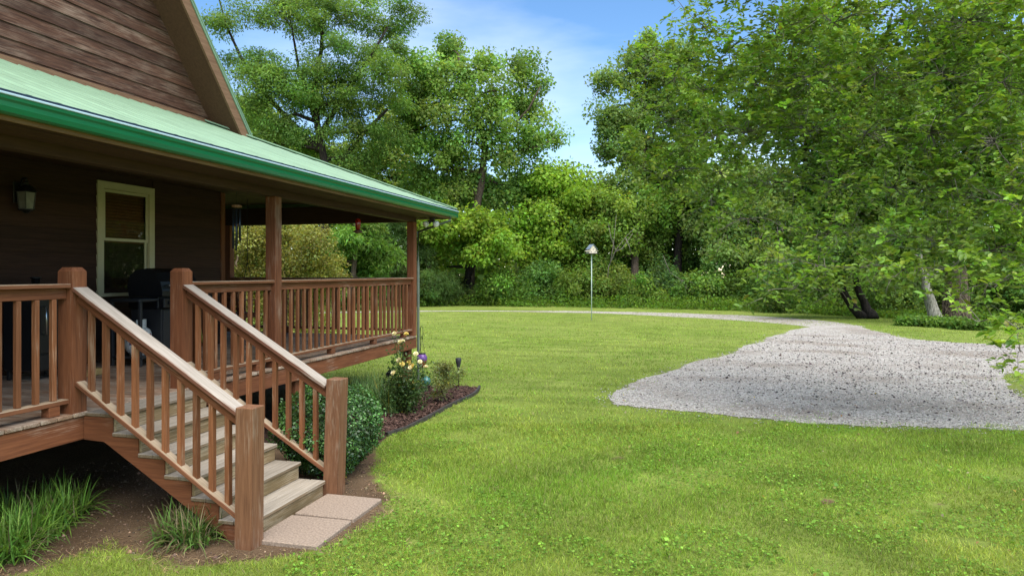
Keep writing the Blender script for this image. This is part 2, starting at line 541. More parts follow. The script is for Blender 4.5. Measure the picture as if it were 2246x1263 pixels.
def ground_mat():
    m, nt, N, L, b = base_mat('lawn_ground')
    tc = N.new('ShaderNodeTexCoord')
    def noise(sc, det=4, scl=None, rgh=.55):
        n = N.new('ShaderNodeTexNoise'); n.inputs['Scale'].default_value = sc; n.inputs['Detail'].default_value = det
        n.inputs['Roughness'].default_value = rgh
        if scl:
            mp = N.new('ShaderNodeMapping'); mp.inputs['Scale'].default_value = scl; mp.inputs['Rotation'].default_value = (0, 0, R(-12))
            L.new(tc.outputs['Object'], mp.inputs['Vector']); L.new(mp.outputs['Vector'], n.inputs['Vector'])
        else:
            L.new(tc.outputs['Object'], n.inputs['Vector'])
        return n
    def ramp(src, p0, c0, p1, c1):
        r = N.new('ShaderNodeValToRGB')
        r.color_ramp.elements[0].position = p0; r.color_ramp.elements[0].color = (*c0, 1)
        r.color_ramp.elements[1].position = p1; r.color_ramp.elements[1].color = (*c1, 1)
        L.new(src, r.inputs['Fac'])
        return r
    def mix(f, a, c, mode='MIX'):
        x = N.new('ShaderNodeMixRGB'); x.blend_type = mode
        if isinstance(f, float): x.inputs['Fac'].default_value = f
        else: L.new(f, x.inputs['Fac'])
        for s, i in ((a, 'Color1'), (c, 'Color2')):
            if isinstance(s, tuple): x.inputs[i].default_value = (*s, 1)
            else: L.new(s, x.inputs[i])
        return x.outputs['Color']
    big = noise(.22, 4); mid = noise(1.3, 5); fine = noise(26, 5, None, .7); streak = noise(.8, 4, (.35, 3.2, 1))
    g1 = ramp(big.outputs['Fac'], .35, (.145, .222, .030), .68, (.262, .308, .080)).outputs['Color']
    g2 = ramp(mid.outputs['Fac'], .32, (.125, .150, .040), .70, (.270, .318, .084)).outputs['Color']
    g = mix(.5, g1, g2)
    g = mix(.75, g, ramp(streak.outputs['Fac'], .38, (.78, .80, .70), .65, (1.16, 1.12, 1.05)).outputs['Color'], 'MULTIPLY')
    g = mix(.85, g, ramp(fine.outputs['Fac'], .30, (.55, .58, .5), .72, (1.3, 1.28, 1.15)).outputs['Color'], 'MULTIPLY')
    att = N.new('ShaderNodeAttribute'); att.attribute_name = 'soil'
    dirt = ramp(mid.outputs['Fac'], .3, (.085, .055, .033), .72, (.19, .13, .08)).outputs['Color']
    dfine = noise(60, 6, None, .75)
    dirt = mix(.8, dirt, ramp(dfine.outputs['Fac'], .32, (.45, .42, .4), .7, (1.45, 1.4, 1.3)).outputs['Color'], 'MULTIPLY')
    ad = N.new('ShaderNodeMath'); ad.operation = 'ADD'
    sb = N.new('ShaderNodeMath'); sb.operation = 'MULTIPLY_ADD'; sb.inputs[1].default_value = .9; sb.inputs[2].default_value = -.45
    L.new(fine.outputs['Fac'], sb.inputs[0])
    L.new(att.outputs['Fac'], ad.inputs[0]); L.new(sb.outputs[0], ad.inputs[1])
    f = ramp(ad.outputs[0], .42, (0, 0, 0), .62, (1, 1, 1)).outputs['Color']
    out = mix(f, g, dirt)
    L.new(out, b.inputs['Base Color'])
    b.inputs['Roughness'].default_value = .95
    b.inputs['Specular IOR Level'].default_value = .1
    bp = N.new('ShaderNodeBump'); bp.inputs['Strength'].default_value = .7; bp.inputs['Distance'].default_value = .04
    L.new(fine.outputs['Fac'], bp.inputs['Height']); L.new(bp.outputs['Normal'], b.inputs['Normal'])
    return m
gx = np.concatenate([np.linspace(-160, -16, 16), np.arange(-14, 14, .2), np.linspace(15, 170, 18)])
gy = np.concatenate([np.linspace(-60, -6, 7), np.arange(-5, 22, .2), np.linspace(23, 200, 24)])
GX, GY = np.meshgrid(gx, gy)
GP = np.stack([GX.ravel(), GY.ravel()], 1)
nx_, ny_ = len(gx), len(gy)
ii = np.arange(nx_ * ny_).reshape(ny_, nx_)
gq = np.stack([ii[:-1, :-1], ii[:-1, 1:], ii[1:, 1:], ii[1:, :-1]], -1).reshape(-1, 4)
gm = np_mesh('ground', np.column_stack([GP, np.zeros(len(GP))]), gq, ground_mat())
sa = gm.attributes.new('soil', 'FLOAT', 'POINT')
sa.data.foreach_set('value', soil_amt(GP).astype(np.float32))
tag(add('ground', gm), kind='structure')

from mathutils.geometry import tessellate_polygon
def sheet(name, poly_, z, mat, step=.12, amp=.06, seed=3):
    pts = []
    n = len(poly_)
    for i in range(n):
        a, b = poly_[i], poly_[(i + 1) % n]
        k = max(1, int(np.hypot(*(b - a)) / step))
        for j in range(k):
            pts.append(a + (b - a) * j / k)
    pts = np.array(pts)
    pts = pts + 1.6 * amp * np.stack([wob(pts, 1.1, seed + 7), wob(pts, 1.3, seed + 8)], 1)
    pts = pts + amp * np.stack([wob(pts, 4, seed) + .5 * wob(pts, 15, seed), wob(pts, 4, seed + 4) + .5 * wob(pts, 15, seed + 2)], 1)
    V = [Vector((p[0], p[1], z)) for p in pts]
    tris = tessellate_polygon([V])
    return mk_mesh(name, V, [tuple(t) for t in tris], mat)
def gravel_mat(name, brown=.5):
    m, nt, N, L, b = base_mat(name)
    tc = N.new('ShaderNodeTexCoord')
    v = N.new('ShaderNodeTexVoronoi'); v.inputs['Scale'].default_value = 34
    v2 = N.new('ShaderNodeTexVoronoi'); v2.inputs['Scale'].default_value = 75
    big = N.new('ShaderNodeTexNoise'); big.inputs['Scale'].default_value = .55; big.inputs['Detail'].default_value = 5
    for n in (v, v2):
        L.new(tc.outputs['Object'], n.inputs['Vector'])
    mpb = N.new('ShaderNodeMapping'); mpb.inputs['Scale'].default_value = (.75, 1.25, 1); mpb.inputs['Rotation'].default_value = (0, 0, R(-16))
    L.new(tc.outputs['Object'], mpb.inputs['Vector']); L.new(mpb.outputs['Vector'], big.inputs['Vector'])
    r1 = N.new('ShaderNodeValToRGB')
    els = r1.color_ramp.elements
    els[0].position = 0; els[0].color = (.20, .172, .147, 1)
    els[1].position = 1; els[1].color = (.56, .51, .445, 1)
    e = els.new(.45); e.color = (.395, .36, .31, 1)
    sp = N.new('ShaderNodeSeparateColor'); L.new(v.outputs['Color'], sp.inputs[0]); L.new(sp.outputs[0], r1.inputs['Fac'])
    r2 = N.new('ShaderNodeValToRGB')
    r2.color_ramp.elements[0].color = (.62, .62, .62, 1); r2.color_ramp.elements[1].color = (1.25, 1.25, 1.25, 1)
    sp2 = N.new('ShaderNodeSeparateColor'); L.new(v2.outputs['Color'], sp2.inputs[0]); L.new(sp2.outputs[1], r2.inputs['Fac'])
    mx = N.new('ShaderNodeMixRGB'); mx.blend_type = 'MULTIPLY'; mx.inputs['Fac'].default_value = 1
    L.new(r1.outputs['Color'], mx.inputs['Color1']); L.new(r2.outputs['Color'], mx.inputs['Color2'])
    rb = N.new('ShaderNodeValToRGB'); rb.color_ramp.elements[0].position = .48; rb.color_ramp.elements[1].position = .66
    rb.color_ramp.elements[1].color = (brown, brown, brown, 1)
    L.new(big.outputs['Fac'], rb.inputs['Fac'])
    mb = N.new('ShaderNodeMixRGB'); mb.inputs['Color2'].default_value = (.21, .165, .125, 1)
    L.new(rb.outputs['Color'], mb.inputs['Fac']); L.new(mx.outputs['Color'], mb.inputs['Color1'])
    L.new(mb.outputs['Color'], b.inputs['Base Color'])
    b.inputs['Roughness'].default_value = .9; b.inputs['Specular IOR Level'].default_value = .2
    bp = N.new('ShaderNodeBump'); bp.inputs['Strength'].default_value = .9; bp.inputs['Distance'].default_value = .02
    L.new(v.outputs['Distance'], bp.inputs['Height']); bp.invert = True
    L.new(bp.outputs['Normal'], b.inputs['Normal'])
    return m
M_GRAVEL = gravel_mat('gravel', .7)
tag(add('gravel_yard', sheet('gravel_yard', GRAVEL, .008, M_GRAVEL, .1, .075)), kind='structure')
tag(add('gravel_drive', sheet('gravel_drive', DRIVE, .004, M_GRAVEL, .5, .10, 5)), kind='structure')
M_MULCHG = plain('mulch_ground', (.060, .034, .026), .95, 0, .6, .1, 45, .8)
tag(add('mulch_bed', sheet('mulch_bed', BED, .006, M_MULCHG, .1, .015, 6)), kind='structure')

def scatter(n, ycmin, ycmax, power=1.0, pxmin=-120, pxmax=2900):
    """random ground points in the camera's wedge, denser near"""
    u = rng.random(n)
    yc = (ycmin ** power + u * (ycmax ** power - ycmin ** power)) ** (1 / power)
    px = rng.uniform(pxmin, pxmax, n)
    xc = (px - 1123) / FPX * yc
    return np.stack([xc * CS - yc * SN, xc * SN + yc * CS], 1), yc

def stones(P, size, cols, z=0.0, flat=.6):
    n = len(P)
    base = np.array([(1, 0, 0), (0, 1, 0), (-1, 0, 0), (0, -1, 0), (0, 0, 1), (0, 0, -.4)], float)
    a = rng.uniform(0, 6.28, n)
    ca, sa_ = np.cos(a), np.sin(a)
    jit = rng.uniform(.6, 1.25, (n, 6, 3)) * base[None]
    jit = jit * size[:, None, None]
    jit[:, :, 2] *= flat
    X = jit[:, :, 0] * ca[:, None] - jit[:, :, 1] * sa_[:, None]
    Y = jit[:, :, 0] * sa_[:, None] + jit[:, :, 1] * ca[:, None]
    zz = z if np.ndim(z) else np.full(n, z)
    V = np.stack([X + P[:, 0:1], Y + P[:, 1:2], jit[:, :, 2] + zz[:, None]], -1).reshape(-1, 3)
    f = np.array([(0, 1, 4), (1, 2, 4), (2, 3, 4), (3, 0, 4), (1, 0, 5), (2, 1, 5), (3, 2, 5), (0, 3, 5)])
    F = (f[None] + (np.arange(n) * 6)[:, None, None]).reshape(-1, 3)
    return V, F, np.repeat(cols, 6, 0)

# loose stones over the yard
P, yc = scatter(33000, 8.3, 25, -.6, 1300, 2300)
d = sdist(P, GRAVEL) + .12 * wob(P, 3, 5)
keep = (d < .03) | ((d < .35) & (rng.random(len(P)) < .12))
P, yc = P[keep], yc[keep]
sz = rng.uniform(.006, .016, len(P)) * (.8 + yc / 22)
g = rng.uniform(.16, .52, (len(P), 1)) * np.array([[1.10, 1.025, .91]]) * rng.uniform(.93, 1.06, (len(P), 3))
V, F, C = stones(P, sz, g, .009)
tag(add('gravel_stones', np_mesh('gravel_stones', V, F, M_STONE, C)), kind='stuff')
# dark fallen pods and husks on the gravel
P, yc = scatter(5200, 9.5, 23, .6, 1350, 2300)
d = sdist(P, GRAVEL)
wgt = np.clip((P[:, 0] * CS + P[:, 1] * SN - 2.0) / 4.5, .06, 1) * np.clip((yc - 8.5) / 4, .1, 1)
keep = (d < -.1) & (rng.random(len(P)) < wgt)
P = P[keep]
g = np.array([[.040, .028, .026]]) * rng.uniform(.5, 2.4, (len(P), 1)) * rng.uniform(.8, 1.25, (len(P), 3))
V, F, C = stones(P, np.exp(rng.normal(-4.2, .36, len(P))), g, .014, .7)
tag(add('fallen_husks', np_mesh('fallen_husks', V, F, M_STONE, C)), kind='stuff')

# mulch chips
P, yc = scatter(26000, 7.0, 13.2, 1, 700, 1080)
keep = sdist(P, BED) < -.03
P = P[keep]
n = len(P)
ang = rng.uniform(0, 6.28, n); Ls = rng.uniform(.012, .034, n); Ws = rng.uniform(.004, .010, n)
dx = np.stack([np.cos(ang), np.sin(ang), rng.uniform(-.4, .4, n)], 1) * Ls[:, None]
dy = np.stack([-np.sin(ang), np.cos(ang), rng.uniform(-.5, .5, n)], 1) * Ws[:, None]
c3 = np.column_stack([P, rng.uniform(.012, .035, n)])
V = np.stack([c3 - dx - dy, c3 + dx - dy, c3 + dx + dy, c3 - dx + dy], 1).reshape(-1, 3)
C = np.repeat(np.array([[.085, .048, .036]]) * rng.uniform(.35, 2.0, (n, 1)), 4, 0)
tag(add('mulch_chips', np_mesh('mulch_chips', V, np.arange(4 * n).reshape(-1, 4), M_STONE, C)), kind='stuff')

# bed edging strip
E = [gp(*p) for p in [(1052, 851), (1049, 858), (1040, 867), (1020, 877), (985, 893), (950, 913), (925, 926), (890, 944), (848, 957)]]
V, F = [], []
for i, p in enumerate(E):
    t = (E[min(i + 1, len(E) - 1)] - E[max(i - 1, 0)]).normalized()
    nrm = Vector((-t.y, t.x, 0)) * .018
    V += [p - nrm, p + nrm, p + nrm + Vector((0, 0, .055)), p - nrm + Vector((0, 0, .055))]
for i in range(len(E) - 1):
    for k in range(4):
        F.append((4 * i + k, 4 * i + (k + 1) % 4, 4 * i + 4 + (k + 1) % 4, 4 * i + 4 + k))
tag(add('bed_edging', mk_mesh('bed_edging', V, F, plain('edging_plastic', (.05, .042, .038), .6, 0, .3))),
    'low dark plastic edging strip curving along the mulch bed', 'edging')

# concrete pavers at the foot of the steps
M_PAVER = plain('exposed_aggregate', (.29, .22, .165), .9, 0, .30, .2, 60, .7)
for k, (y0, y1, lab) in enumerate([(4.63, 5.185, 'pinkish aggregate concrete paver nearer the post at the front of the steps'),
                                   (5.225, 5.76, 'pinkish aggregate concrete paver beside the leaning post and boxwood')]):
    o = bx('paver', -3.30, -2.74, y0, y1, -.03, .035, M_PAVER, None, .008)
    o.rotation_euler.z += R(.6 - 1.1 * k)
    tag(o, lab, 'paver', 'pavers at the foot of the steps')

# ------------------------------------------------------------------ the house with its porch
XF, YC, XW, YW, DZ = -4.93, 11.88, -7.50, 9.76, 0.936
SL, ZE, XE, YE = 0.38, 3.285, -4.40, 12.40           # porch roof slope, eave level, eave lines
Y0 = -2.0
house = thing('house', (XW, 4, 0), 'dark brown timber house with green metal roof and railed wraparound porch', 'house')

# deck
def joined_boxes(name, boxes, mat, parent, c=None):
    V, F = [], []
    for (x0, x1, y0, y1, z0, z1) in boxes:
        k = len(V)
        V += [(x0, y0, z0), (x1, y0, z0), (x1, y1, z0), (x0, y1, z0), (x0, y0, z1), (x1, y0, z1), (x1, y1, z1), (x0, y1, z1)]
        F += [tuple(i + k for i in f) for f in HEXA]
    cc = Vector(c) if c else Vector(V[0])
    return add(name, mk_mesh(name, [Vector(v) - cc for v in V], F, mat), Matrix.Translation(cc), parent)
jo = [(x, x + .04, Y0, YC - .05, DZ - .20, DZ - .034) for x in (-7.3, -6.6, -5.9, -5.3)]
deck = joined_boxes('deck', jo, M_STAIN, house)
y = Y0
k = 0
while y + .14 <= YC + .02:
    xl = XW + .005 if y < YW else -12.0
    xr = XF + .018 + random.uniform(-.004, .006)
    bx('deck_board', xl, xr, y + .003, y + .141, DZ - .032, DZ + random.uniform(-.0015, .0015), M_DECK, deck, .005)
    y += .1452
bx('rim_board', XF - .045, XF - .003, Y0, YC - .02, DZ - .232, DZ - .036, M_STAIN, deck, .004)
bx('rim_board', -12.0, XF - .05, YC - .06, YC - .02, DZ - .232, DZ - .036, M_STAIN, deck, .004)
for (px_, py_) in ((XF - .14, YC - .16), (XF - .14, 8.0), (XF - .14, 6.35), (XF - .14, 2.6), (-8.9, YC - .16), (-7.0, 8.0)):
    bx('support_post', px_ - .07, px_ + .07, py_ - .07, py_ + .07, -.05, DZ - .236, M_STAIN, deck, .006)

# posts and beams
PX = -5.0
for (x, y) in ((PX, 7.45), (PX, 11.79), (-8.92, 11.79), (PX, .4), (-11.9, 11.79)):
    bx('porch_post', x - .07, x + .07, y - .07, y + .07, DZ - .002, 3.04, M_STAIN, house, .007)
beam_o = bx('porch_beam', XF - .15, XF - .01, Y0, YC - .01, 3.035, 3.36, M_SOFFIT, house, .005)
bx('porch_beam', -12.0, XF - .155, YC - .15, YC - .01, 3.035, 3.36, M_SOFFIT, house, .005)
# ceiling planks and eave soffit
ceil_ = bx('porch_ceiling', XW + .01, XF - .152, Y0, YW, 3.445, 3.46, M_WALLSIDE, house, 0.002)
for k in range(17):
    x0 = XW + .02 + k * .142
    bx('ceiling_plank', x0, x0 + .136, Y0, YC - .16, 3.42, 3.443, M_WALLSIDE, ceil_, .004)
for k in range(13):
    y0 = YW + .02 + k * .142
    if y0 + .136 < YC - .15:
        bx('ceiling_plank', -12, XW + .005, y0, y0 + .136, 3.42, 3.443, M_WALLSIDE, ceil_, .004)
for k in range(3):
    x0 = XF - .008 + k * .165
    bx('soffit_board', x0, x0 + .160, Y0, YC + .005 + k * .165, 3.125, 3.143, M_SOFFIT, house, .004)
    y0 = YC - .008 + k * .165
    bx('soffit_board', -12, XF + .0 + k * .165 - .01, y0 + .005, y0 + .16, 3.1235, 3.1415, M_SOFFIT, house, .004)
bx('fascia_board', XE - .055, XE - .03, Y0, YE - .03, 3.118, 3.272, M_FASCIA, house)
bx('fascia_board', -12, XE - .06, YE - .055, YE - .03, 3.118, 3.272, M_FASCIA, house)

# gutter
prof = [(-.028, 3.268), (-.028, 3.152), (.028, 3.147), (.052, 3.158), (.066, 3.19), (.070, 3.222), (.084, 3.236), (.088, 3.258), (.084, 3.262), (.076, 3.25), (.062, 3.226), (.056, 3.19), (.044, 3.166), (.026, 3.156), (-.02, 3.16), (-.02, 3.268)]
V, F = [], []
for yy in (Y0, YE + .06):
    V += [(XE + p[0], yy, p[1]) for p in prof]
n = len(prof)
for i in range(n):
    F.append((i, (i + 1) % n, n + (i + 1) % n, n + i))
F.append(tuple(range(n))[::-1]); F.append(tuple(range(n, 2 * n)))
gut = poly('gutter', V, F, M_GUTTER, house, 'y')
bx('gutter_lip', XE + .079, XE + .096, Y0, YE + .055, 3.259, 3.276, M_LIP_HILITE, gut, .004)
bx('gutter_end_cap', XE - .026, XE + .07, YE + .058, YE + .063, 3.155, 3.262, M_GUTTER, gut, .001)
bx('drip_edge', XE - .03, XE + .075, Y0, YE + .04, 3.278, 3.298, M_DRIP, house, .003)

# porch roof panels with ribs, clipped by the hip
def roof_z(t):
    return ZE + .022 + SL * t
def panel(y0, y1, side=False):
    V, F = [], []
    ys = []
    w = .2286
    kk = math.floor(y0 / w)
    yv = []
    for q in range(kk, kk + 8):
        c = q * w
        for dy, h in ((-.045, 0), (-.022, .019), (.022, .019), (.045, 0)):
            if y0 + 1e-4 < c + dy < y1 - 1e-4:
                yv.append((c + dy, h))
    yv = [(y0, 0)] + yv + [(y1, 0)]
    top = XE - XW
    for (yy, h) in yv:
        tm = min(top, max(0.0, YE - yy))             # run up to the wall or the hip
        for t in (-.06, tm):
            if not side:
                V.append((XE - t, yy, roof_z(t) + h))
            else:
                V.append((XE - (YE - yy), YE - t, roof_z(t) + h))
    for i in range(len(yv) - 1):
        F.append((2 * i, 2 * i + 2, 2 * i + 3, 2 * i + 1))
    return V, F
y = Y0
while y < YE:
    y1 = min(y + .9144, YE)
    V, F = panel(y, y1)
    poly('roof_panel', V, F, M_ROOF, house, 'x')
    y = y1
# the side slope beyond the hip
y = YE
top = XE - XW
V = []
ys = np.arange(0, XE + 12, .2286)
for xx in ys:
    for dy, h in ((-.045, 0), (-.022, .019), (.022, .019), (.045, 0)):
        run = min(top, max(0, xx + dy))
        for t in (-.06, run):
            V.append((XE - xx - dy, YE - t, roof_z(t) + h))
F = [(2 * i, 2 * i + 2, 2 * i + 3, 2 * i + 1) for i in range(len(V) // 2 - 1)]
poly('roof_panel', V, F, M_ROOF, house, 'y')
beam('hip_cap', (XE + .03, YE + .03, ZE + .03), (XW, YE - (XE - XW), roof_z(XE - XW) + .03), .16, .022, M_ROOF, house)
bx('wall_flashing', XW + .025, XW + .05, Y0, 9.62, roof_z(XE - XW) - .02, roof_z(XE - XW) + .055, M_FASCIA, house, .003)
# screws along the ribs
V, F = [], []
sv, sf = lathe([(.011, 0), (.011, .006), (.006, .011)], 6)
for q in range(int(Y0 / .2286), 55):
    for t in (.10, .95, 1.8, 2.6):
        yy = q * .2286 + .06
        if t > YE - yy - .1 or random.random() < .12:
            continue
        k = len(V)
        V += [(v[0] + XE - t, v[1] + yy, v[2] + roof_z(t) + .001) for v in sv]
        F += [tuple(i + k for i in f) for f in sf]
tag(poly('roof_screws', V, F, M_SCREW, house, 'x'), kind='stuff')

# walls
WY0, WY1, WZ0, WZ1 = 7.25, 8.225, 1.83, 3.306        # window casing outline
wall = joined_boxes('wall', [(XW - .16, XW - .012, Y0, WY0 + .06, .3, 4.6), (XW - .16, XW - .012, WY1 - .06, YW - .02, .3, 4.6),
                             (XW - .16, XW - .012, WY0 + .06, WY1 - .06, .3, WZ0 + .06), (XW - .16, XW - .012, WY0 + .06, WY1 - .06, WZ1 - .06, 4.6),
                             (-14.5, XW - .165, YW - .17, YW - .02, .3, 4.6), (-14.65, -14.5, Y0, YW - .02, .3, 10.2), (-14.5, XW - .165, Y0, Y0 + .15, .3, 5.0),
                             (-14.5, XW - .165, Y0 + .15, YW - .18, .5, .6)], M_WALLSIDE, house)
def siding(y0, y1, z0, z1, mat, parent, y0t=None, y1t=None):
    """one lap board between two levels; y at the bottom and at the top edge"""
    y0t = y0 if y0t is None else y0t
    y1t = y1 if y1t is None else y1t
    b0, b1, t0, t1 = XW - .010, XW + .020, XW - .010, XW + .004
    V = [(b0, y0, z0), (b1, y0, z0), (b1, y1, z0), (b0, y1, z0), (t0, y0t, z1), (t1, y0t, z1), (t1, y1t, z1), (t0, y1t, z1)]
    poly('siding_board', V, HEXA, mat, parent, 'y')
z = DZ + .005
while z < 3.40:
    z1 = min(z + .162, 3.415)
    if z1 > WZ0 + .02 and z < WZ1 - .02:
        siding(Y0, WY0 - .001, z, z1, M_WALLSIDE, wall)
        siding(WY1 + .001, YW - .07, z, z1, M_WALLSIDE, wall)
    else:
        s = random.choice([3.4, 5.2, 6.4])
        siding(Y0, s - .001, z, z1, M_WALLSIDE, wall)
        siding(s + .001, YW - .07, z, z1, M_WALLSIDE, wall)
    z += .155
bx('corner_board', XW - .005, XW + .032, YW - .085, YW + .012, DZ + .003, 3.418, M_STAIN, house)
# gable above the porch roof
GS, GY0, GZ0 = 1.24, 9.46, 4.465
APY = 4.6
APZ = GZ0 + GS * (GY0 - APY)
def rake_y(z):
    return GY0 - (z - GZ0) / GS
zb = 4.3
yb = rake_y(zb)
V = []
for x in (XW - .16, XW - .012):
    V += [(x, 2 * APY - yb, zb), (x, yb, zb), (x, APY, APZ)]
gable = poly('gable', V, [(0, 2, 1), (3, 4, 5), (0, 1, 4, 3), (1, 2, 5, 4), (2, 0, 3, 5)], M_WALLSIDE, house, 'x')
z = 4.40
k = 0
while z < APZ - .3:
    ze = z + .185
    a, b_ = rake_y(z), rake_y(ze)
    l0, l1 = 2 * APY - a, 2 * APY - b_
    cut = APY + random.uniform(-2.6, 3.2) * (a - APY) / 4.86
    siding(l0, cut - .0015, z, ze, M_SIDING, gable, l1, cut - .0015)
    siding(cut + .0015, a, z, ze, M_SIDING, gable, cut + .0015, b_)
    z += .178
# main roof slopes with deep rake overhang
OH = .46
nv = Vector((0, GS, 1)).normalized()
for s in (1, -1):
    def mir(y):
        return y if s > 0 else 2 * APY - y
    lo, hi = 9.78, APY
    def slab(name, x0, x1, o0, o1, mat, lo_=lo):
        zz = lambda y: GZ0 + GS * (GY0 - y)
        V = []
        for x in (x0, x1):
            for o in (o0, o1):
                for y in (lo_, hi):
                    dyo = nv.y * o if y != hi else 0
                    dzo = nv.z * o if y != hi else o / nv.z
                    V.append((x, mir(y + dyo), zz(y) + dzo))
        F = [(0, 1, 3, 2), (4, 6, 7, 5), (0, 2, 6, 4), (1, 5, 7, 3), (0, 4, 5, 1), (2, 3, 7, 6)]
        if s < 0:
            F = [f[::-1] for f in F]
        return poly(name, V, F, mat, house, 'y')
    slab('rake_soffit', XW - .01, XW + OH, 0.0, .02, M_RAKE)
    slab('roof_slope', -14.7, XW - .012, .0, .14, M_SOFFIT)
    slab('rake_board', XW + OH + .001, XW + OH + .035, -.012, .15, M_FASCIA)
    slab('rake_trim', XW + OH + .02, XW + OH + .052, .152, .185, M_ROOF)
    slab('roof_sheet', -14.75, XW + OH + .06, .186, .205, M_ROOF)

# window
ca = .095
win = joined_boxes('window', [(XW - .01, XW + .034, WY0, WY0 + ca, WZ0, WZ1), (XW - .01, XW + .034, WY1 - ca, WY1, WZ0, WZ1),
                              (XW - .01, XW + .036, WY0 + ca, WY1 - ca, WZ1 - ca, WZ1), (XW - .01, XW + .06, WY0 - .01, WY1 + .01, WZ0 - .045, WZ0 - .002)], M_CREAM, house)
iy0, iy1, iz0, iz1 = WY0 + ca + .004, WY1 - ca - .004, WZ0 + .004, WZ1 - ca - .004
zm = 2.545
def sash(x, z0, z1):
    f = .038
    return joined_boxes('sash', [(x - .02, x, iy0, iy0 + f, z0, z1), (x - .02, x, iy1 - f, iy1, z0, z1),
                                 (x - .018, x - .002, iy0 + f, iy1 - f, z0, z0 + f), (x - .018, x - .002, iy0 + f, iy1 - f, z1 - f, z1)], M_CREAM, win)
sash(XW + .012, zm - .02, iz1)
sash(XW - .012, iz0, zm + .018)
mg, ntg, Ng, Lg, bg = base_mat('window_glass')
Ng.remove(bg)
gl = Ng.new('ShaderNodeBsdfGlossy'); gl.inputs['Roughness'].default_value = .02; gl.inputs['Color'].default_value = (.8, .82, .8, 1)
trn = Ng.new('ShaderNodeBsdfTransparent'); trn.inputs['Color'].default_value = (.75, .78, .74, 1)
lwf = Ng.new('ShaderNodeLayerWeight'); lwf.inputs['Blend'].default_value = .5
pw = Ng.new('ShaderNodeMath'); pw.operation = 'POWER'; pw.inputs[1].default_value = 4.5
lw = Ng.new('ShaderNodeMath'); lw.operation = 'MULTIPLY_ADD'; lw.inputs[1].default_value = .9; lw.inputs[2].default_value = .03
Lg.new(lwf.outputs['Facing'], pw.inputs[0]); Lg.new(pw.outputs[0], lw.inputs[0])
msg = Ng.new('ShaderNodeMixShader')
Lg.new(lw.outputs[0], msg.inputs[0]); Lg.new(trn.outputs[0], msg.inputs[1]); Lg.new(gl.outputs[0], msg.inputs[2])
Lg.new(msg.outputs[0], Ng['Material Output'].inputs['Surface'])
bx('pane', XW - .001, XW + .003, iy0 + .036, iy1 - .036, zm + .016, iz1 - .036, mg, win, .001)
bx('pane', XW - .025, XW - .021, iy0 + .036, iy1 - .036, iz0 + .036, zm - .018, mg, win, .001)
M_BLIND = wood('wooden_blind', (.26, .10, .045), (.40, .18, .085), rnd=.1)
bo = [(XW - .052 - .004 * (k_ % 2), XW - .044, iy0 + .02, iy1 - .02, zz, zz + .036) for k_, zz in enumerate(np.arange(zm - .04, iz1 - .03, .042))]
bl = joined_boxes('blind', bo, M_BLIND, win)
M_CURT = plain('brown_curtain', (.075, .045, .03), .9)
bx('curtain', XW - .075, XW - .062, iy0 - .02, iy1 + .02, iz0, iz1, M_CURT, win)

# railings
RZ = 2.008
def rail_run(p0, p1, axis, ys, blocks, label=None):
    """a level railing: cap on a sub-rail, bottom rail on blocks, square balusters"""
    (x0, y0), (x1, y1) = p0, p1
    if axis == 'y':
        cap = bx('railing', x0 - .07, x0 + .07, y0, y1, RZ - .036, RZ, M_CAP, house, .006)
        bx('sub_rail', x0 - .02, x0 + .02, y0, y1, RZ - .125, RZ - .038, M_STAIN, cap)
        bx('bottom_rail', x0 - .045, x0 + .045, y0, y1, DZ + .085, DZ + .123, M_CAP, cap)
        for q in ys:
            bx('baluster', x0 - .02, x0 + .02, q - .02, q + .02, DZ + .124, RZ - .126, M_BALU, cap)
        for q in blocks:
            bx('block', x0 - .042, x0 + .042, q - .05, q + .05, DZ + .003, DZ + .084, M_STAIN, cap)
    else:
        cap = bx('railing', x0, x1, y0 - .07, y0 + .07, RZ - .036, RZ, M_CAP, house, .006)
        bx('sub_rail', x0, x1, y0 - .02, y0 + .02, RZ - .125, RZ - .038, M_STAIN, cap)
        bx('bottom_rail', x0, x1, y0 - .045, y0 + .045, DZ + .085, DZ + .123, M_STAIN, cap)
        for q in ys:
            bx('baluster', q - .02, q + .02, y0 - .02, y0 + .02, DZ + .124, RZ - .126, M_BALU, cap)
        for q in blocks:
            bx('block', q - .05, q + .05, y0 - .042, y0 + .042, DZ + .003, DZ + .084, M_STAIN, cap)
    return cap
N1Y, N2Y = 4.60, 5.865
rail_run((PX, .48), (PX, N1Y - .072), 'y', np.arange(.62, N1Y - .14, .152), [1.6, 3.0, 4.40])
rail_run((PX, N2Y + .072), (PX, 7.378), 'y', np.arange(N2Y + .20, 7.33, .152), [6.35, 7.1])
rail_run((PX, 7.522), (PX, 11.718), 'y', np.arange(7.67, 11.68, .155), [8.85, 10.2, 11.4])
rail_run((-8.85, 11.79), (PX - .072, 11.79), 'x', np.arange(-8.72, PX - .12, .155), [-7.6, -6.2])
rail_run((-11.83, 11.79), (-8.99, 11.79), 'x', np.arange(-11.7, -9.05, .155), [-10.4])
def newel(parent, x, y, z0, z1, lean=(0, 0), mat=M_STAIN, name='newel_post', s=.072, ch=.035):
    """square post with a chamfered top"""
    V = []
    H = z1 - z0
    for (h, r) in ((0, s), (H - ch, s), (H, s - ch * .66)):
        for sx, sy in ((-1, -1), (1, -1), (1, 1), (-1, 1)):
            V.append((x + sx * r + lean[0] * h, y + sy * r + lean[1] * h, z0 + h))
    F = [(0, 3, 2, 1), (8, 9, 10, 11)]
    for a in (0, 4):
        for k in range(4):
            F.append((a + k, a + (k + 1) % 4, a + 4 + (k + 1) % 4, a + 4 + k))
    return poly(name, V, F, mat, parent, 'z')
newel(house, PX, N1Y, DZ - .002, 2.145)
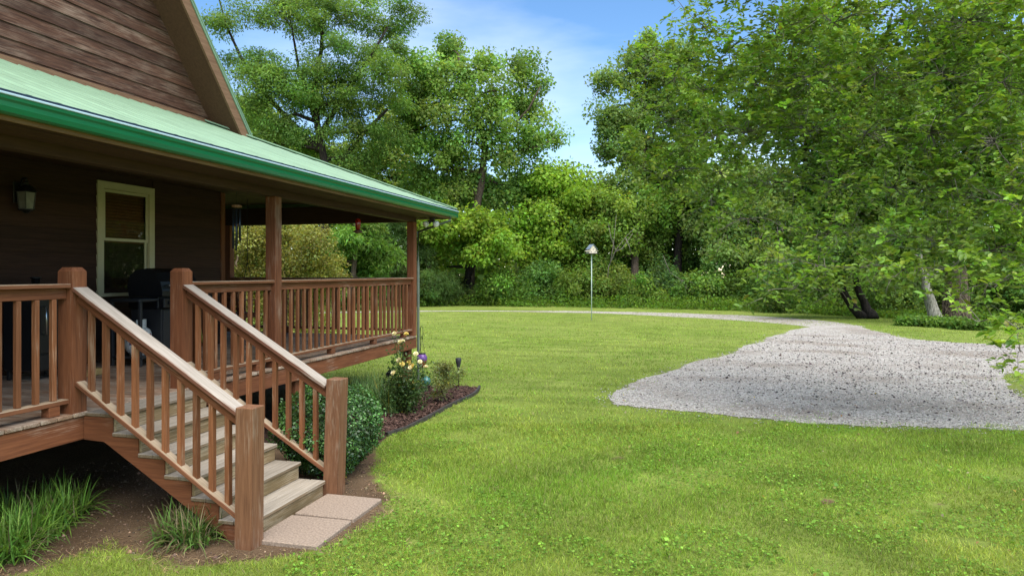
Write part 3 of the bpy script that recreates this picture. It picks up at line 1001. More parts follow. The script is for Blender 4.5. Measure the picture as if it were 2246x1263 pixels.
newel(house, PX, N2Y, DZ - .002, 2.145)

# steps
steps = thing('porch_steps', (-4.0, 5.2, 0), 'weathered wooden porch steps with sloping handrails and square end posts', 'steps')
RUN, RISE = .255, DZ / 6
SY0, SY1 = 4.645, 5.75
fronts = [-4.60 + RUN * k for k in range(6)]          # front edge of the deck-level tread, then five lower treads
levels = [DZ - RISE * k for k in range(6)]
for k in range(6):
    f, zt = fronts[k], levels[k]
    back = -4.905 if k == 0 else fronts[k - 1] - .032
    mid = (f + back) / 2
    bx('tread', mid + .003, f + .012, SY0 - .015, SY1 + .012, zt - .034, zt, M_TREAD, steps, .006)
    bx('tread', back + .002, mid - .003, SY0 - .013, SY1 + .010, zt - .034, zt - .001, M_TREAD, steps, .006)
    bx('riser', f - .030, f - .006, SY0 + .005, SY1 - .005, max(-.03, zt - RISE + .002), zt - .036, M_RISER, steps, .003)
def stringer(y):
    pts = [(-4.925, DZ - .036)]
    for k in range(6):
        pts.append((fronts[k] - .031, levels[k] - .036))
        if k < 5:
            pts.append((fronts[k] - .031, levels[k + 1] - .036))
    pts.append((fronts[5] - .031, -.02))
    pts.append((fronts[5] - .17, -.02))
    pts.append((-4.72, DZ - .24)); pts.append((-4.925, DZ - .232))
    n = len(pts)
    V = [(p[0], y, p[1]) for p in pts] + [(p[0], y + .04, p[1]) for p in pts]
    F = [tuple(range(n)), tuple(range(n, 2 * n))[::-1]] + [(i, n + i, n + (i + 1) % n, (i + 1) % n) for i in range(n)]
    poly('stringer', V, F, M_STAIN, steps, 'x')
stringer(SY0 - .002); stringer(5.18); stringer(SY1 - .042)
B1 = (-3.285, 4.575); B2 = (-3.27, 5.835)
newel(steps, B1[0], B1[1], -.05, 1.072, (.0, .012), M_NEWEL, 'end_post', .074, .006)
newel(steps, B2[0], B2[1], -.05, 1.095, (.012, .040), M_NEWEL, 'end_post', .074, .006)
def stair_rail(y0, y1, xe, label):
    top0, top1 = Vector((PX + .073, y0, 1.985)), Vector((xe - .073, y1, 1.04))
    sl = (top1.z - top0.z) / (top1.x - top0.x)
    r = beam('handrail', top0 - Vector((0, 0, .019)), top1 - Vector((0, 0, .019)), .14, .038, M_RAIL, steps, .006)
    beam('sub_rail', top0 - Vector((0, 0, .088)), top1 - Vector((0, 0, .088)), .04, .085, M_STAIN, r)
    bot0, bot1 = Vector((PX + .073, y0, 1.205)), Vector((xe - .074, y1, .235))
    beam('bottom_rail', bot0 - Vector((0, 0, .02)), bot1 - Vector((0, 0, .02)), .09, .038, M_CAP, r, .005)
    sb = (bot1.z - bot0.z) / (bot1.x - bot0.x)
    x = PX + .20
    while x < xe - .13:
        t = (x - top0.x) / (top1.x - top0.x)
        yy = y0 + (y1 - y0) * t
        zt = top0.z + sl * (x - top0.x) - .13
        zb_ = bot0.z + sb * (x - bot0.x)
        h = .02
        V = []
        for zz, ss in ((zb_, sb), (zt, sl)):
            for sx, sy in ((-1, -1), (1, -1), (1, 1), (-1, 1)):
                V.append((x + sx * h, yy + sy * h, zz + ss * sx * h))
        poly('baluster', V, HEXA, M_BALU, r, 'z')
        x += .147
    return r
stair_rail(N1Y, B1[1] + .01, B1[0], 'near')
stair_rail(N2Y, B2[1] + .03, B2[0], 'far')

# downspout at the porch corner
DS = plain('dull_downspout_metal', (.16, .19, .15), .45)
sp_pts = [(XE + .02, YE - .22, 3.15), (XE + .02, YE - .22, 3.08), (XF + .012, YC + .02, 2.86), (XF + .012, YC + .02, 2.2), (XF + .012, YC + .02, .12), (XF + .05, YC + .16, .05)]
tube_obj('downspout', sp_pts, .024, DS, house, 8)

# ------------------------------------------------------------------ things on the porch
def lat(name, prof, mat, M, parent=None, seg=18, smooth=True):
    V, F = lathe(prof, seg)
    return add(name, mk_mesh(name, V, F, mat, smooth), M, parent)
T = Matrix.Translation
# gas grill in front of the window
gxr, gy0, gy1 = -6.78, 7.02, 8.28                      # cart centre line and its span along the wall
grill = thing('gas_grill', (gxr, 7.65, DZ), 'black gas grill with closed hood and steel handle below the window', 'grill')
bx('cabinet', gxr - .25, gxr + .23, 7.33, 7.98, DZ + .10, DZ + .70, M_CHARC, grill, .01)
bx('door', gxr + .232, gxr + .246, 7.345, 7.65, DZ + .13, DZ + .68, M_CHARC, grill, .006)
bx('door', gxr + .232, gxr + .246, 7.66, 7.965, DZ + .13, DZ + .68, M_CHARC, grill, .006)
bx('control_panel', gxr + .20, gxr + .29, 7.31, 8.0, DZ + .71, DZ + .84, M_BLACK, grill, .012)
for k in range(4):
    lat('knob', [(.026, 0), (.026, .02), (.018, .032)], M_STEEL if k % 2 else M_CHARC, T((gxr + .291, 7.41 + k * .16, DZ + .775)) @ Matrix.Rotation(R(90), 4, 'Y'), grill, 12)
bx('firebox', gxr - .27, gxr + .198, 7.31, 8.0, DZ + .70, DZ + .86, M_BLACK, grill, .01)
hp = [(-.27, .865), (-.29, 1.0), (-.25, 1.13), (-.15, 1.20), (.02, 1.22), (.14, 1.17), (.22, 1.05), (.25, .93), (.25, .865)]
V = [(gxr + p[0], yy, DZ + p[1]) for yy in (7.32, 7.99) for p in hp]
n = len(hp)
F = [(i, (i + 1) % n, n + (i + 1) % n, n + i) for i in range(n)] + [tuple(range(n))[::-1], tuple(range(n, 2 * n))]
poly('hood', V, F, M_BLACK, grill, 'y')
tube_obj('handle', [(gxr + .24, 7.40, DZ + 1.0), (gxr + .31, 7.40, DZ + 1.0), (gxr + .31, 7.91, DZ + 1.0), (gxr + .24, 7.91, DZ + 1.0)], .012, M_STEEL, grill, 8)
lat('thermometer', [(.035, 0), (.035, .012), (.02, .014)], M_STEEL, T((gxr + .19, 7.65, DZ + 1.11)) @ Matrix.Rotation(R(60), 4, 'Y'), grill, 14)
bx('side_shelf', gxr - .24, gxr + .22, 6.98, 7.30, DZ + .80, DZ + .84, M_CHARC, grill, .01)
bx('side_shelf', gxr - .24, gxr + .22, 8.01, 8.33, DZ + .80, DZ + .84, M_CHARC, grill, .01)
bx('bottom_shelf', gxr - .25, gxr + .24, 6.99, 7.325, DZ + .10, DZ + .125, M_CHARC, grill, .006)
bx('shelf_leg', gxr + .18, gxr + .22, 6.99, 7.03, DZ, DZ + .80, M_CHARC, grill)
bx('shelf_leg', gxr - .24, gxr - .20, 6.99, 7.03, DZ, DZ + .80, M_CHARC, grill)
for (xx, yy) in ((gxr + .19, 7.38), (gxr + .19, 7.93), (gxr - .21, 7.38), (gxr - .21, 7.93)):
    lat('caster', [(.03, -.02), (.05, -.015), (.05, .015), (.03, .02)], M_BLACK, T((xx, yy, DZ + .05)) @ Matrix.Rotation(R(90), 4, 'X'), grill, 12)
# propane tank on the grill's lower shelf
tank = thing('propane_tank', (gxr + .03, 7.16, DZ + .125), 'white propane tank with a blue and red label under the grill shelf', 'gas tank')
lat('body', [(.09, .0), (.10, .03), (.13, .06), (.15, .10), (.153, .16), (.153, .26), (.14, .31), (.10, .345), (.04, .36)], M_WHITE, T((gxr + .03, 7.16, DZ + .125)), tank, 24)
V, F = [], []
for a in range(13):
    an = R(-60 + 150 * a / 12)
    for r_, zz in ((.092, .345), (.092, .45), (.086, .45), (.086, .345)):
        V.append((r_ * math.cos(an), r_ * math.sin(an), zz))
for a in range(12):
    for k in range(4):
        F.append((4 * a + k, 4 * a + (k + 1) % 4, 4 * a + 4 + (k + 1) % 4, 4 * a + 4 + k))
add('collar', mk_mesh('collar', V, F, M_WHITE), T((gxr + .03, 7.16, DZ + .125)), tank)
lat('valve', [(.025, .355), (.025, .40), (.035, .41), (.035, .43)], M_STEEL, T((gxr + .03, 7.16, DZ + .125)), tank, 10)
def label_patch(name, r, z0, z1, a0, a1, mat, c, parent):
    V, F = [], []
    for a in range(11):
        an = R(a0 + (a1 - a0) * a / 10)
        for zz in (z0, z1):
            V.append((r * math.cos(an), r * math.sin(an), zz))
    F = [(2 * a, 2 * a + 2, 2 * a + 3, 2 * a + 1) for a in range(10)]
    return add(name, mk_mesh(name, V, F, mat), T(c), parent)
lb = label_patch('label', .1555, .14, .27, -85, 20, plain('blue_label', (.04, .05, .16), .5), (gxr + .03, 7.16, DZ + .125), tank)
label_patch('label_stripe', .1568, .255, .268, -85, 20, plain('red_label', (.4, .06, .05), .5), (gxr + .03, 7.16, DZ + .125), lb)
label_patch('label_print', .1568, .195, .222, -60, -15, M_WHITE, (gxr + .03, 7.16, DZ + .125), lb)

# upright black smoker cabinet behind the newel post
sx, sy = -6.95, 6.02
smk = thing('smoker', (sx, sy, DZ), 'tall black upright smoker cabinet with a round white emblem behind the stair post', 'smoker')
bx('cabinet', sx - .24, sx + .20, sy - .27, sy + .27, DZ + .10, DZ + .98, M_BLACK, smk, .02)
bx('door', sx + .202, sx + .225, sy - .255, sy + .255, DZ + .30, DZ + .96, M_BLACK, smk, .012)
bx('lower_door', sx + .202, sx + .222, sy - .255, sy + .255, DZ + .12, DZ + .285, M_BLACK, smk, .012)
lat('chimney', [(.04, 0), (.04, .12), (.055, .12), (.055, .135)], M_BLACK, T((sx - .1, sy, DZ + .981)), smk, 12)
tube_obj('handle', [(sx + .226, sy - .19, DZ + .5), (sx + .27, sy - .19, DZ + .5), (sx + .27, sy - .19, DZ + .8), (sx + .226, sy - .19, DZ + .8)], .009, M_STEEL, smk, 6)
for (a, b_) in ((-.2, -.22), (-.2, .22), (.16, -.22), (.16, .22)):
    bx('leg', sx + a - .02, sx + a + .02, sy + b_ - .02, sy + b_ + .02, DZ, DZ + .10, M_BLACK, smk)
V, F = [], []
for a in range(24):
    an = 2 * math.pi * a / 24
    for r_ in (.032, .040):
        V.append((0, r_ * math.cos(an), r_ * math.sin(an)))
F = [(2 * a, 2 * ((a + 1) % 24), 2 * ((a + 1) % 24) + 1, 2 * a + 1) for a in range(24)]
for s_ in (1, -1):
    k = len(V)
    V += [(0, -.022, -.018 * s_), (0, -.014, -.024 * s_), (0, .022, .018 * s_), (0, .014, .024 * s_)]
    F.append((k, k + 1, k + 2, k + 3))
M_MARK = plain('pale_mark', (.5, .55, .55), .5)
add('emblem', mk_mesh('emblem', V, F, M_MARK), T((sx + .228, sy + .155, DZ + .52)), smk)
bx('name_plate', sx + .226, sx + .229, sy + .09, sy + .23, DZ + .415, DZ + .45, M_MARK, smk, .001)
o = bx('wood_block', -6.62, -6.5, 6.12, 6.42, DZ, DZ + .075, plain('yellow_timber', (.33, .23, .09), .8, 0, .3), None, .01)
tag(o, 'small yellowish wooden block lying on the deck boards by the smoker', 'block')

# carriage lantern on the wall
lp = at(36, 438, 7.5 / .9545)
lant = thing('wall_lantern', (XW + .02, lp.y, lp.z), 'black carriage lantern with frosted panes fixed to the dark porch wall', 'lantern')
lx, ly, lz = XW + .15, lp.y, lp.z - .06
M_FROST = plain('frosted_glass', (.17, .17, .15), .3, 0, .2, .5)
bx('wall_plate', XW + .021, XW + .04, ly - .06, ly + .06, lz + .02, lz + .26, M_BLACK, lant, .006)
tube_obj('arm', [(XW + .04, ly, lz + .20), (XW + .09, ly, lz + .30), (lx, ly, lz + .30), (lx, ly, lz + .26)], .012, M_BLACK, lant, 6)
for k in range(4):
    an = R(45 + 90 * k)
    V = []
    a2 = an + R(90)
    for a_, r1, r2 in ((an, .085, .065), (a2, .085, .065)):
        V += [(lx + r1 * math.cos(a_), ly + r1 * math.sin(a_), lz + .14), (lx + r2 * math.cos(a_), ly + r2 * math.sin(a_), lz - .05)]
    poly('pane', V, [(0, 1, 3, 2)], M_FROST, lant, 'x')
    beam('cage_bar', (lx + .088 * math.cos(an), ly + .088 * math.sin(an), lz + .145), (lx + .068 * math.cos(an), ly + .068 * math.sin(an), lz - .055), .012, .012, M_BLACK, lant, .002)
lat('cap', [(.105, .145), (.10, .155), (.05, .215), (.025, .225), (.025, .25), (.01, .275)], M_BLACK, T((lx, ly, lz)), lant, 8, False)
lat('base', [(.02, -.10), (.05, -.075), (.085, -.06), (.085, -.05)], M_BLACK, T((lx, ly, lz)), lant, 8, False)

# wind chime under the porch beam
wc = at(519, 452, 8.4)
chime = thing('wind_chime', (wc.x, wc.y, 3.035), 'dark metal tube wind chime hanging from a wooden disc under the porch beam', 'wind chime')
lat('disc', [(.055, 0), (.06, .006), (.06, .026), (.055, .032)], M_FASCIA, T((wc.x, wc.y, wc.z - .02)), chime, 18)
tube_obj('cord', [(wc.x, wc.y, wc.z), (wc.x, wc.y, 3.42)], .003, M_IRON, chime, 4)
M_TUBE = plain('blue_grey_tube', (.05, .06, .08), .3, .6)
for k in range(6):
    an = R(60 * k)
    L_ = .36 + .03 * k
    lat('chime_tube', [(.011, -L_ - .04), (.011, -.04)], M_TUBE, T((wc.x + .043 * math.cos(an), wc.y + .043 * math.sin(an), wc.z)), chime, 8)
tube_obj('clapper_cord', [(wc.x, wc.y, wc.z), (wc.x, wc.y, wc.z - .72)], .002, M_IRON, chime, 4)
lat('clapper', [(.02, -.25), (.03, -.24), (.03, -.225), (.02, -.215)], M_FASCIA, T((wc.x, wc.y, wc.z)), chime, 12)
V = [(0, .03 * math.sin(t * .9) , -.02 * t) for t in range(6)]
tube_obj('wind_sail', [(wc.x, wc.y + .02 * math.sin(t * 1.1), wc.z - .60 - .025 * t) for t in range(7)], [.004, .012, .016, .014, .012, .016, .004], plain('brass_sail', (.45, .3, .16), .4, .3), chime, 6)

# red hummingbird feeder
hf = at(785, 498, 11.05)
feeder = thing('hummingbird_feeder', (hf.x, hf.y, 3.035), 'red glass hummingbird feeder hanging near the porch corner', 'bird feeder')
M_RED = plain('red_glass', (.25, .018, .010), .12, 0, .1, .6)
lat('bottle', [(.02, .14), (.045, .12), (.05, .06), (.045, .0), (.03, -.05)], M_RED, T((hf.x, hf.y, hf.z)), feeder, 14)
lat('base', [(.03, -.10), (.075, -.085), (.08, -.07), (.05, -.05), (.03, -.045)], plain('brown_plastic', (.11, .05, .035), .5), T((hf.x, hf.y, hf.z)), feeder, 14)
tube_obj('wire', [(hf.x, hf.y, hf.z + .14), (hf.x, hf.y, 3.03)], .004, M_IRON, feeder, 4)

# twin floodlight under the eave corner
fl = at(948, 486, 12.75)
flood = thing('floodlight', (fl.x, fl.y, 3.12), 'twin white bulb floodlight fixed under the porch eave corner', 'floodlight')
lat('mount', [(.05, -.05), (.055, -.02), (.055, .0)], M_CHARC, T((fl.x, fl.y, 3.122)), flood, 14)
for s_ in (-1, 1):
    d_ = Vector((s_ * .75, -.55, -.55)).normalized()
    q = d_.to_track_quat('Z', 'Y').to_matrix().to_4x4()
    h = lat('lamp_holder', [(.026, 0), (.03, .05), (.034, .09)], M_CHARC, T((fl.x, fl.y, 3.075)) @ q, flood, 12)
    lat('bulb', [(.034, .09), (.055, .13), (.062, .165), (.05, .182), (.02, .188)], M_WHITE, T((fl.x, fl.y, 3.075)) @ q, h, 16)

# garden hose on a wall hanger
hz = at(446, 700, 10.75)
hose = thing('garden_hose', (XW + .08, hz.y, 1.3), 'coiled yellow green garden hose hung on the wall near the house corner', 'hose')
M_HOSE = plain('hose_rubber', (.30, .37, .05), .45, 0, .15)
pts = []
for k in range(7 * 18 + 1):
    a = 2 * math.pi * k / 18
    w_ = .15 + .02 * math.sin(k * .37)
    pts.append((XW + .07 + .045 * math.sin(k * .13) + .02, hz.y + w_ * math.sin(a), 1.38 + (.36 + .03 * math.sin(k * .21)) * math.cos(a) - .0))
tube_obj('coil', pts, .011, M_HOSE, hose, 6)
tube_obj('loose_end', [(XW + .1, hz.y + .1, 1.05), (XW + .13, hz.y + .16, .99), (XW + .16, hz.y + .08, .955), (XW + .2, hz.y - .1, .952)], .011, M_HOSE, hose, 6)
bx('hanger', XW + .02, XW + .14, hz.y - .08, hz.y + .08, 1.70, 1.725, M_CHARC, hose)

# porch swing on the side porch
swx0, swx1, swy = -9.0, -7.72, 10.55
swing = thing('porch_swing', ((swx0 + swx1) / 2, swy, DZ + .42), 'slatted brown porch swing hanging on chains around the corner', 'swing')
for k in range(5):
    bx('seat_slat', swx0, swx1, swy + .02 + k * .095, swy + .10 + k * .095, DZ + .42, DZ + .442, M_STAIN, swing)
for k in range(6):
    bx('back_slat', swx0 + .02, swx1 - .02, swy - .05 - .018 * k, swy - .028 - .018 * k, DZ + .50 + k * .075, DZ + .558 + k * .075, M_STAIN, swing)
for xx in (swx0 + .03, (swx0 + swx1) / 2, swx1 - .07):
    beam('back_upright', (xx + .02, swy - .02, DZ + .42), (xx + .02, swy - .14, DZ + .97), .04, .02, M_STAIN, swing)
    bx('seat_bearer', xx, xx + .04, swy, swy + .52, DZ + .35, DZ + .418, M_STAIN, swing)
for xx in (swx0 + .0, swx1 - .07):
    bx('arm_rest', xx, xx + .07, swy - .07, swy + .50, DZ + .66, DZ + .685, M_CAP, swing)
    bx('arm_post', xx + .01, xx + .05, swy + .44, swy + .48, DZ + .44, DZ + .658, M_STAIN, swing)
    for yy in (swy - .03, swy + .46):
        tube_obj('chain', [(xx + .035, yy, DZ + .67), (xx + .035, swy + .2, DZ + 1.35)], .006, M_IRON, swing, 4)
    tube_obj('chain', [(xx + .035, swy + .2, DZ + 1.35), (xx + .035, swy + .2, 3.42)], .006, M_IRON, swing, 4)

# ------------------------------------------------------------------ garden ornaments
hk = gp(932, 888)
Yh = 1500 * 2.1 / 290
hook = thing('shepherd_hook', hk, 'black iron shepherd hook stuck in the mulch beside the rose bush', 'garden hook')
def hp_(px, py):
    v = at(px, py, Yh); return v
top = [hp_(932, 889), hp_(930, 860), hp_(927, 800), hp_(922.5, 770), hp_(921.5, 730), hp_(922, 719), hp_(924.5, 715), hp_(927.5, 719), hp_(928, 732), hp_(926.5, 744), hp_(925, 741), hp_(925, 735)]
top[0].z = -.05
tube_obj('rod', top, [.006] * 7 + [.005] * 5, M_IRON, hook, 6)
gl_ = at(925.5, 788, Yh)
ml, ntl, Nl, Ll, bl_ = base_mat('purple_amber_glass')
tcl = Nl.new('ShaderNodeTexCoord'); spl = Nl.new('ShaderNodeSeparateXYZ'); rpl = Nl.new('ShaderNodeValToRGB')
Ll.new(tcl.outputs['Object'], spl.inputs[0])
mrl = Nl.new('ShaderNodeMapRange'); mrl.inputs['From Min'].default_value = -.13; mrl.inputs['From Max'].default_value = .08
Ll.new(spl.outputs['Z'], mrl.inputs['Value']); Ll.new(mrl.outputs[0], rpl.inputs['Fac'])
rpl.color_ramp.elements[0].position = .1; rpl.color_ramp.elements[0].color = (.30, .06, .012, 1)
rpl.color_ramp.elements[1].position = .9; rpl.color_ramp.elements[1].color = (.14, .06, .22, 1)
e = rpl.color_ramp.elements.new(.5); e.color = (.22, .06, .03, 1)
e = rpl.color_ramp.elements.new(.62); e.color = (.11, .05, .20, 1)
Ll.new(rpl.outputs['Color'], bl_.inputs['Base Color']); bl_.inputs['Roughness'].default_value = .12
vo = Nl.new('ShaderNodeTexVoronoi'); vo.inputs['Scale'].default_value = 38
bpl = Nl.new('ShaderNodeBump'); bpl.inputs['Strength'].default_value = .5; bpl.inputs['Distance'].default_value = .01
Ll.new(tcl.outputs['Object'], vo.inputs['Vector']); Ll.new(vo.outputs['Distance'], bpl.inputs['Height']); Ll.new(bpl.outputs['Normal'], bl_.inputs['Normal'])
ol = thing('hanging_lantern', (gl_.x, gl_.y, gl_.z), 'purple and amber glass lantern hanging from the black hook', 'lantern')
lat('globe', [(.02, -.125), (.045, -.10), (.07, -.05), (.083, .0), (.08, .045), (.06, .078), (.048, .085)], ml, T(gl_), ol, 20)
lat('rim', [(.052, .083), (.055, .09), (.052, .098)], M_IRON, T(gl_), ol, 16)
ht = at(926, 744, Yh)
for s_ in (-1, 1):
    tube_obj('wire', [gl_ + Vector((s_ * .05 * CS, s_ * .05 * SN, .09)), ht], .0025, M_IRON, ol, 4)
# solar torch
so = gp(1005.5, 849)
Ys = 1500 * 2.1 / 251
st = thing('solar_torch', (so.x, so.y, 0), 'black solar torch light on a stake in the mulch bed', 'garden light')
hz_ = CAM_H - (786 - 598) / 1500 * Ys
tube_obj('stake', [(so.x, so.y, -.05), (so.x, so.y, hz_ - .17)], .011, M_IRON, st, 6)
lat('head', [(.018, -.19), (.03, -.15), (.05, -.06), (.056, .0), (.05, .008), (.0, .010)], M_CHARC, T((so.x, so.y, hz_)), st, 14)
# teal glass ball in the bed
tb = gp(934, 862)
gb = thing('gazing_ball', (tb.x, tb.y, 0), 'teal glass gazing ball among the rose leaves', 'garden ornament')
lat('ball', [(.01, -.09), (.06, -.07), (.085, -.03), (.09, .0), (.085, .03), (.06, .07), (.01, .09)], plain('teal_glass', (.05, .17, .15), .12, 0, .2, .6), T((tb.x, tb.y, .21)), gb, 18)
lat('stand', [(.06, .0), (.06, .01), (.012, .03), (.012, .125)], M_IRON, T((tb.x, tb.y, 0)), gb, 10)
# small black spotlight by the deck post
sp_ = gp(853, 862)
sg = thing('spotlight', (sp_.x, sp_.y, 0), 'small black spotlight aimed up from the bed under the deck rim', 'garden light')
spz = .34
tube_obj('stake', [(sp_.x, sp_.y, -.05), (sp_.x, sp_.y, spz)], .01, M_IRON, sg, 6)
lat('head', [(.03, -.05), (.045, -.02), (.06, .06), (.05, .07)], M_BLACK, T((sp_.x, sp_.y, spz)) @ Matrix.Rotation(R(55), 4, 'Y'), sg, 14)

# ------------------------------------------------------------------ bird house on its pole
bp_ = gp(1297.5, 702)
bh = thing('bird_house', (bp_.x, bp_.y, 0), 'cream two tiered bird house on a tall thin pole in the lawn', 'bird house')
bz = CAM_H + (598 - 557) / 1500 * 30.3
tube_obj('pole', [(bp_.x, bp_.y, -.1), (bp_.x, bp_.y, bz)], .022, plain('pale_green_pole', (.42, .50, .44), .5), bh, 8)
M_BHC = plain('cream_birdhouse', (.62, .54, .42), .6)
M_BHR = plain('slate_roof', (.18, .22, .27), .6)
def bhp(u, w, z):                                       # u across the picture, w along the sight line
    c, s_ = math.cos(YAW + .35), math.sin(YAW + .35)
    return (bp_.x + u * c - w * s_, bp_.y + u * s_ + w * c, bz + z)
front = [(-.19, .03), (.19, .03), (.19, .13), (.13, .15), (.13, .22), (.14, .22), (0, .40), (-.14, .22), (-.13, .22), (-.13, .15), (-.19, .13)]
V = [bhp(u, w, z) for w in (-.16, .16) for (u, z) in front]
n = len(front)
poly('body', V, [tuple(range(n)), tuple(range(n, 2 * n))[::-1]] + [(i, n + i, n + (i + 1) % n, (i + 1) % n) for i in range(n)], M_BHC, bh, 'x')
def bslab(name, a, b_, mat, w0=-.20, w1=.20, t=.012):
    (u0, z0), (u1, z1) = a, b_
    V = [bhp(u0, w0, z0), bhp(u1, w0, z1), bhp(u1, w1, z1), bhp(u0, w1, z0), bhp(u0, w0, z0 + t), bhp(u1, w0, z1 + t), bhp(u1, w1, z1 + t), bhp(u0, w1, z0 + t)]
    poly(name, V, HEXA, mat, bh, 'x')
bslab('roof', (-.19, .20), (0, .415), M_BHR); bslab('roof', (0, .415), (.19, .20), M_BHR)
bslab('eave', (-.24, .115), (-.12, .165), M_BHC); bslab('eave', (.12, .165), (.24, .115), M_BHC)
bslab('floor_plate', (-.25, .012), (.25, .012), M_CHARC)
for (u, z) in ((-.09, .08), (.09, .08), (0, .20)):
    V = []
    for k in range(10):
        a = 2 * math.pi * k / 10
        V.append(bhp(u + .022 * math.cos(a), -.1625, z + .022 * math.sin(a)))
    poly('entrance', V, [tuple(range(10))], M_BLACK, bh, 'x')

# ------------------------------------------------------------------ foliage tools
def nrm(a):
    return a / np.maximum(np.linalg.norm(a, axis=1, keepdims=True), 1e-9)
def leaf_arrays(C, Nn, A, Ln, wr, detail=0, fold=.18, droop=.12):
    """leaf blades: C base points, Nn facing, A direction of the blade, Ln length, wr width ratio"""
    Nn = nrm(Nn)
    T_ = nrm(A - Nn * np.sum(A * Nn, 1, keepdims=True))
    B = np.cross(Nn, T_)
    L1 = Ln[:, None]
    W = L1 * wr
    if detail == 0:
        v = [C, C + T_ * L1 * .5 + B * W * .5 + Nn * W * fold, C + T_ * L1 - Nn * L1 * droop, C + T_ * L1 * .5 - B * W * .5 + Nn * W * fold]
        V = np.stack(v, 1)
        n = len(C)
        F = np.arange(4 * n).reshape(n, 4)
        return V.reshape(-1, 3), F, 4
    tip = C + T_ * L1 - Nn * L1 * droop
    v = [C, C + T_ * L1 * .28 + B * W * .44 + Nn * W * fold, C + T_ * L1 * .68 + B * W * .42 + Nn * (W * fold - L1 * droop * .4), tip,
         C + T_ * L1 * .68 - B * W * .42 + Nn * (W * fold - L1 * droop * .4), C + T_ * L1 * .28 - B * W * .44 + Nn * W * fold]
    V = np.stack(v, 1)
    n = len(C)
    k = (np.arange(n) * 6)[:, None]
    F = np.concatenate([k + np.array([[0, 1, 2, 3]]), k + np.array([[0, 3, 4, 5]])], 0)
    return V.reshape(-1, 3), F, 6
def sphere_pts(n, power=.45):
    d = nrm(rng.normal(size=(n, 3)))
    return d * (rng.random((n, 1)) ** power), d
def tinted(n, base, var=.22, hue=.12, yellow=0.0, yc=(.30, .26, .03)):
    b = np.array(base)[None] * np.exp(rng.normal(0, var, (n, 1))) * np.exp(rng.normal(0, hue, (n, 3)) * np.array([[1, .35, .8]]))
    if yellow:
        m = rng.random(n) < yellow
        b[m] = np.array(yc)[None] * rng.uniform(.6, 1.2, (m.sum(), 1))
    return np.clip(b, 0.004, .7)

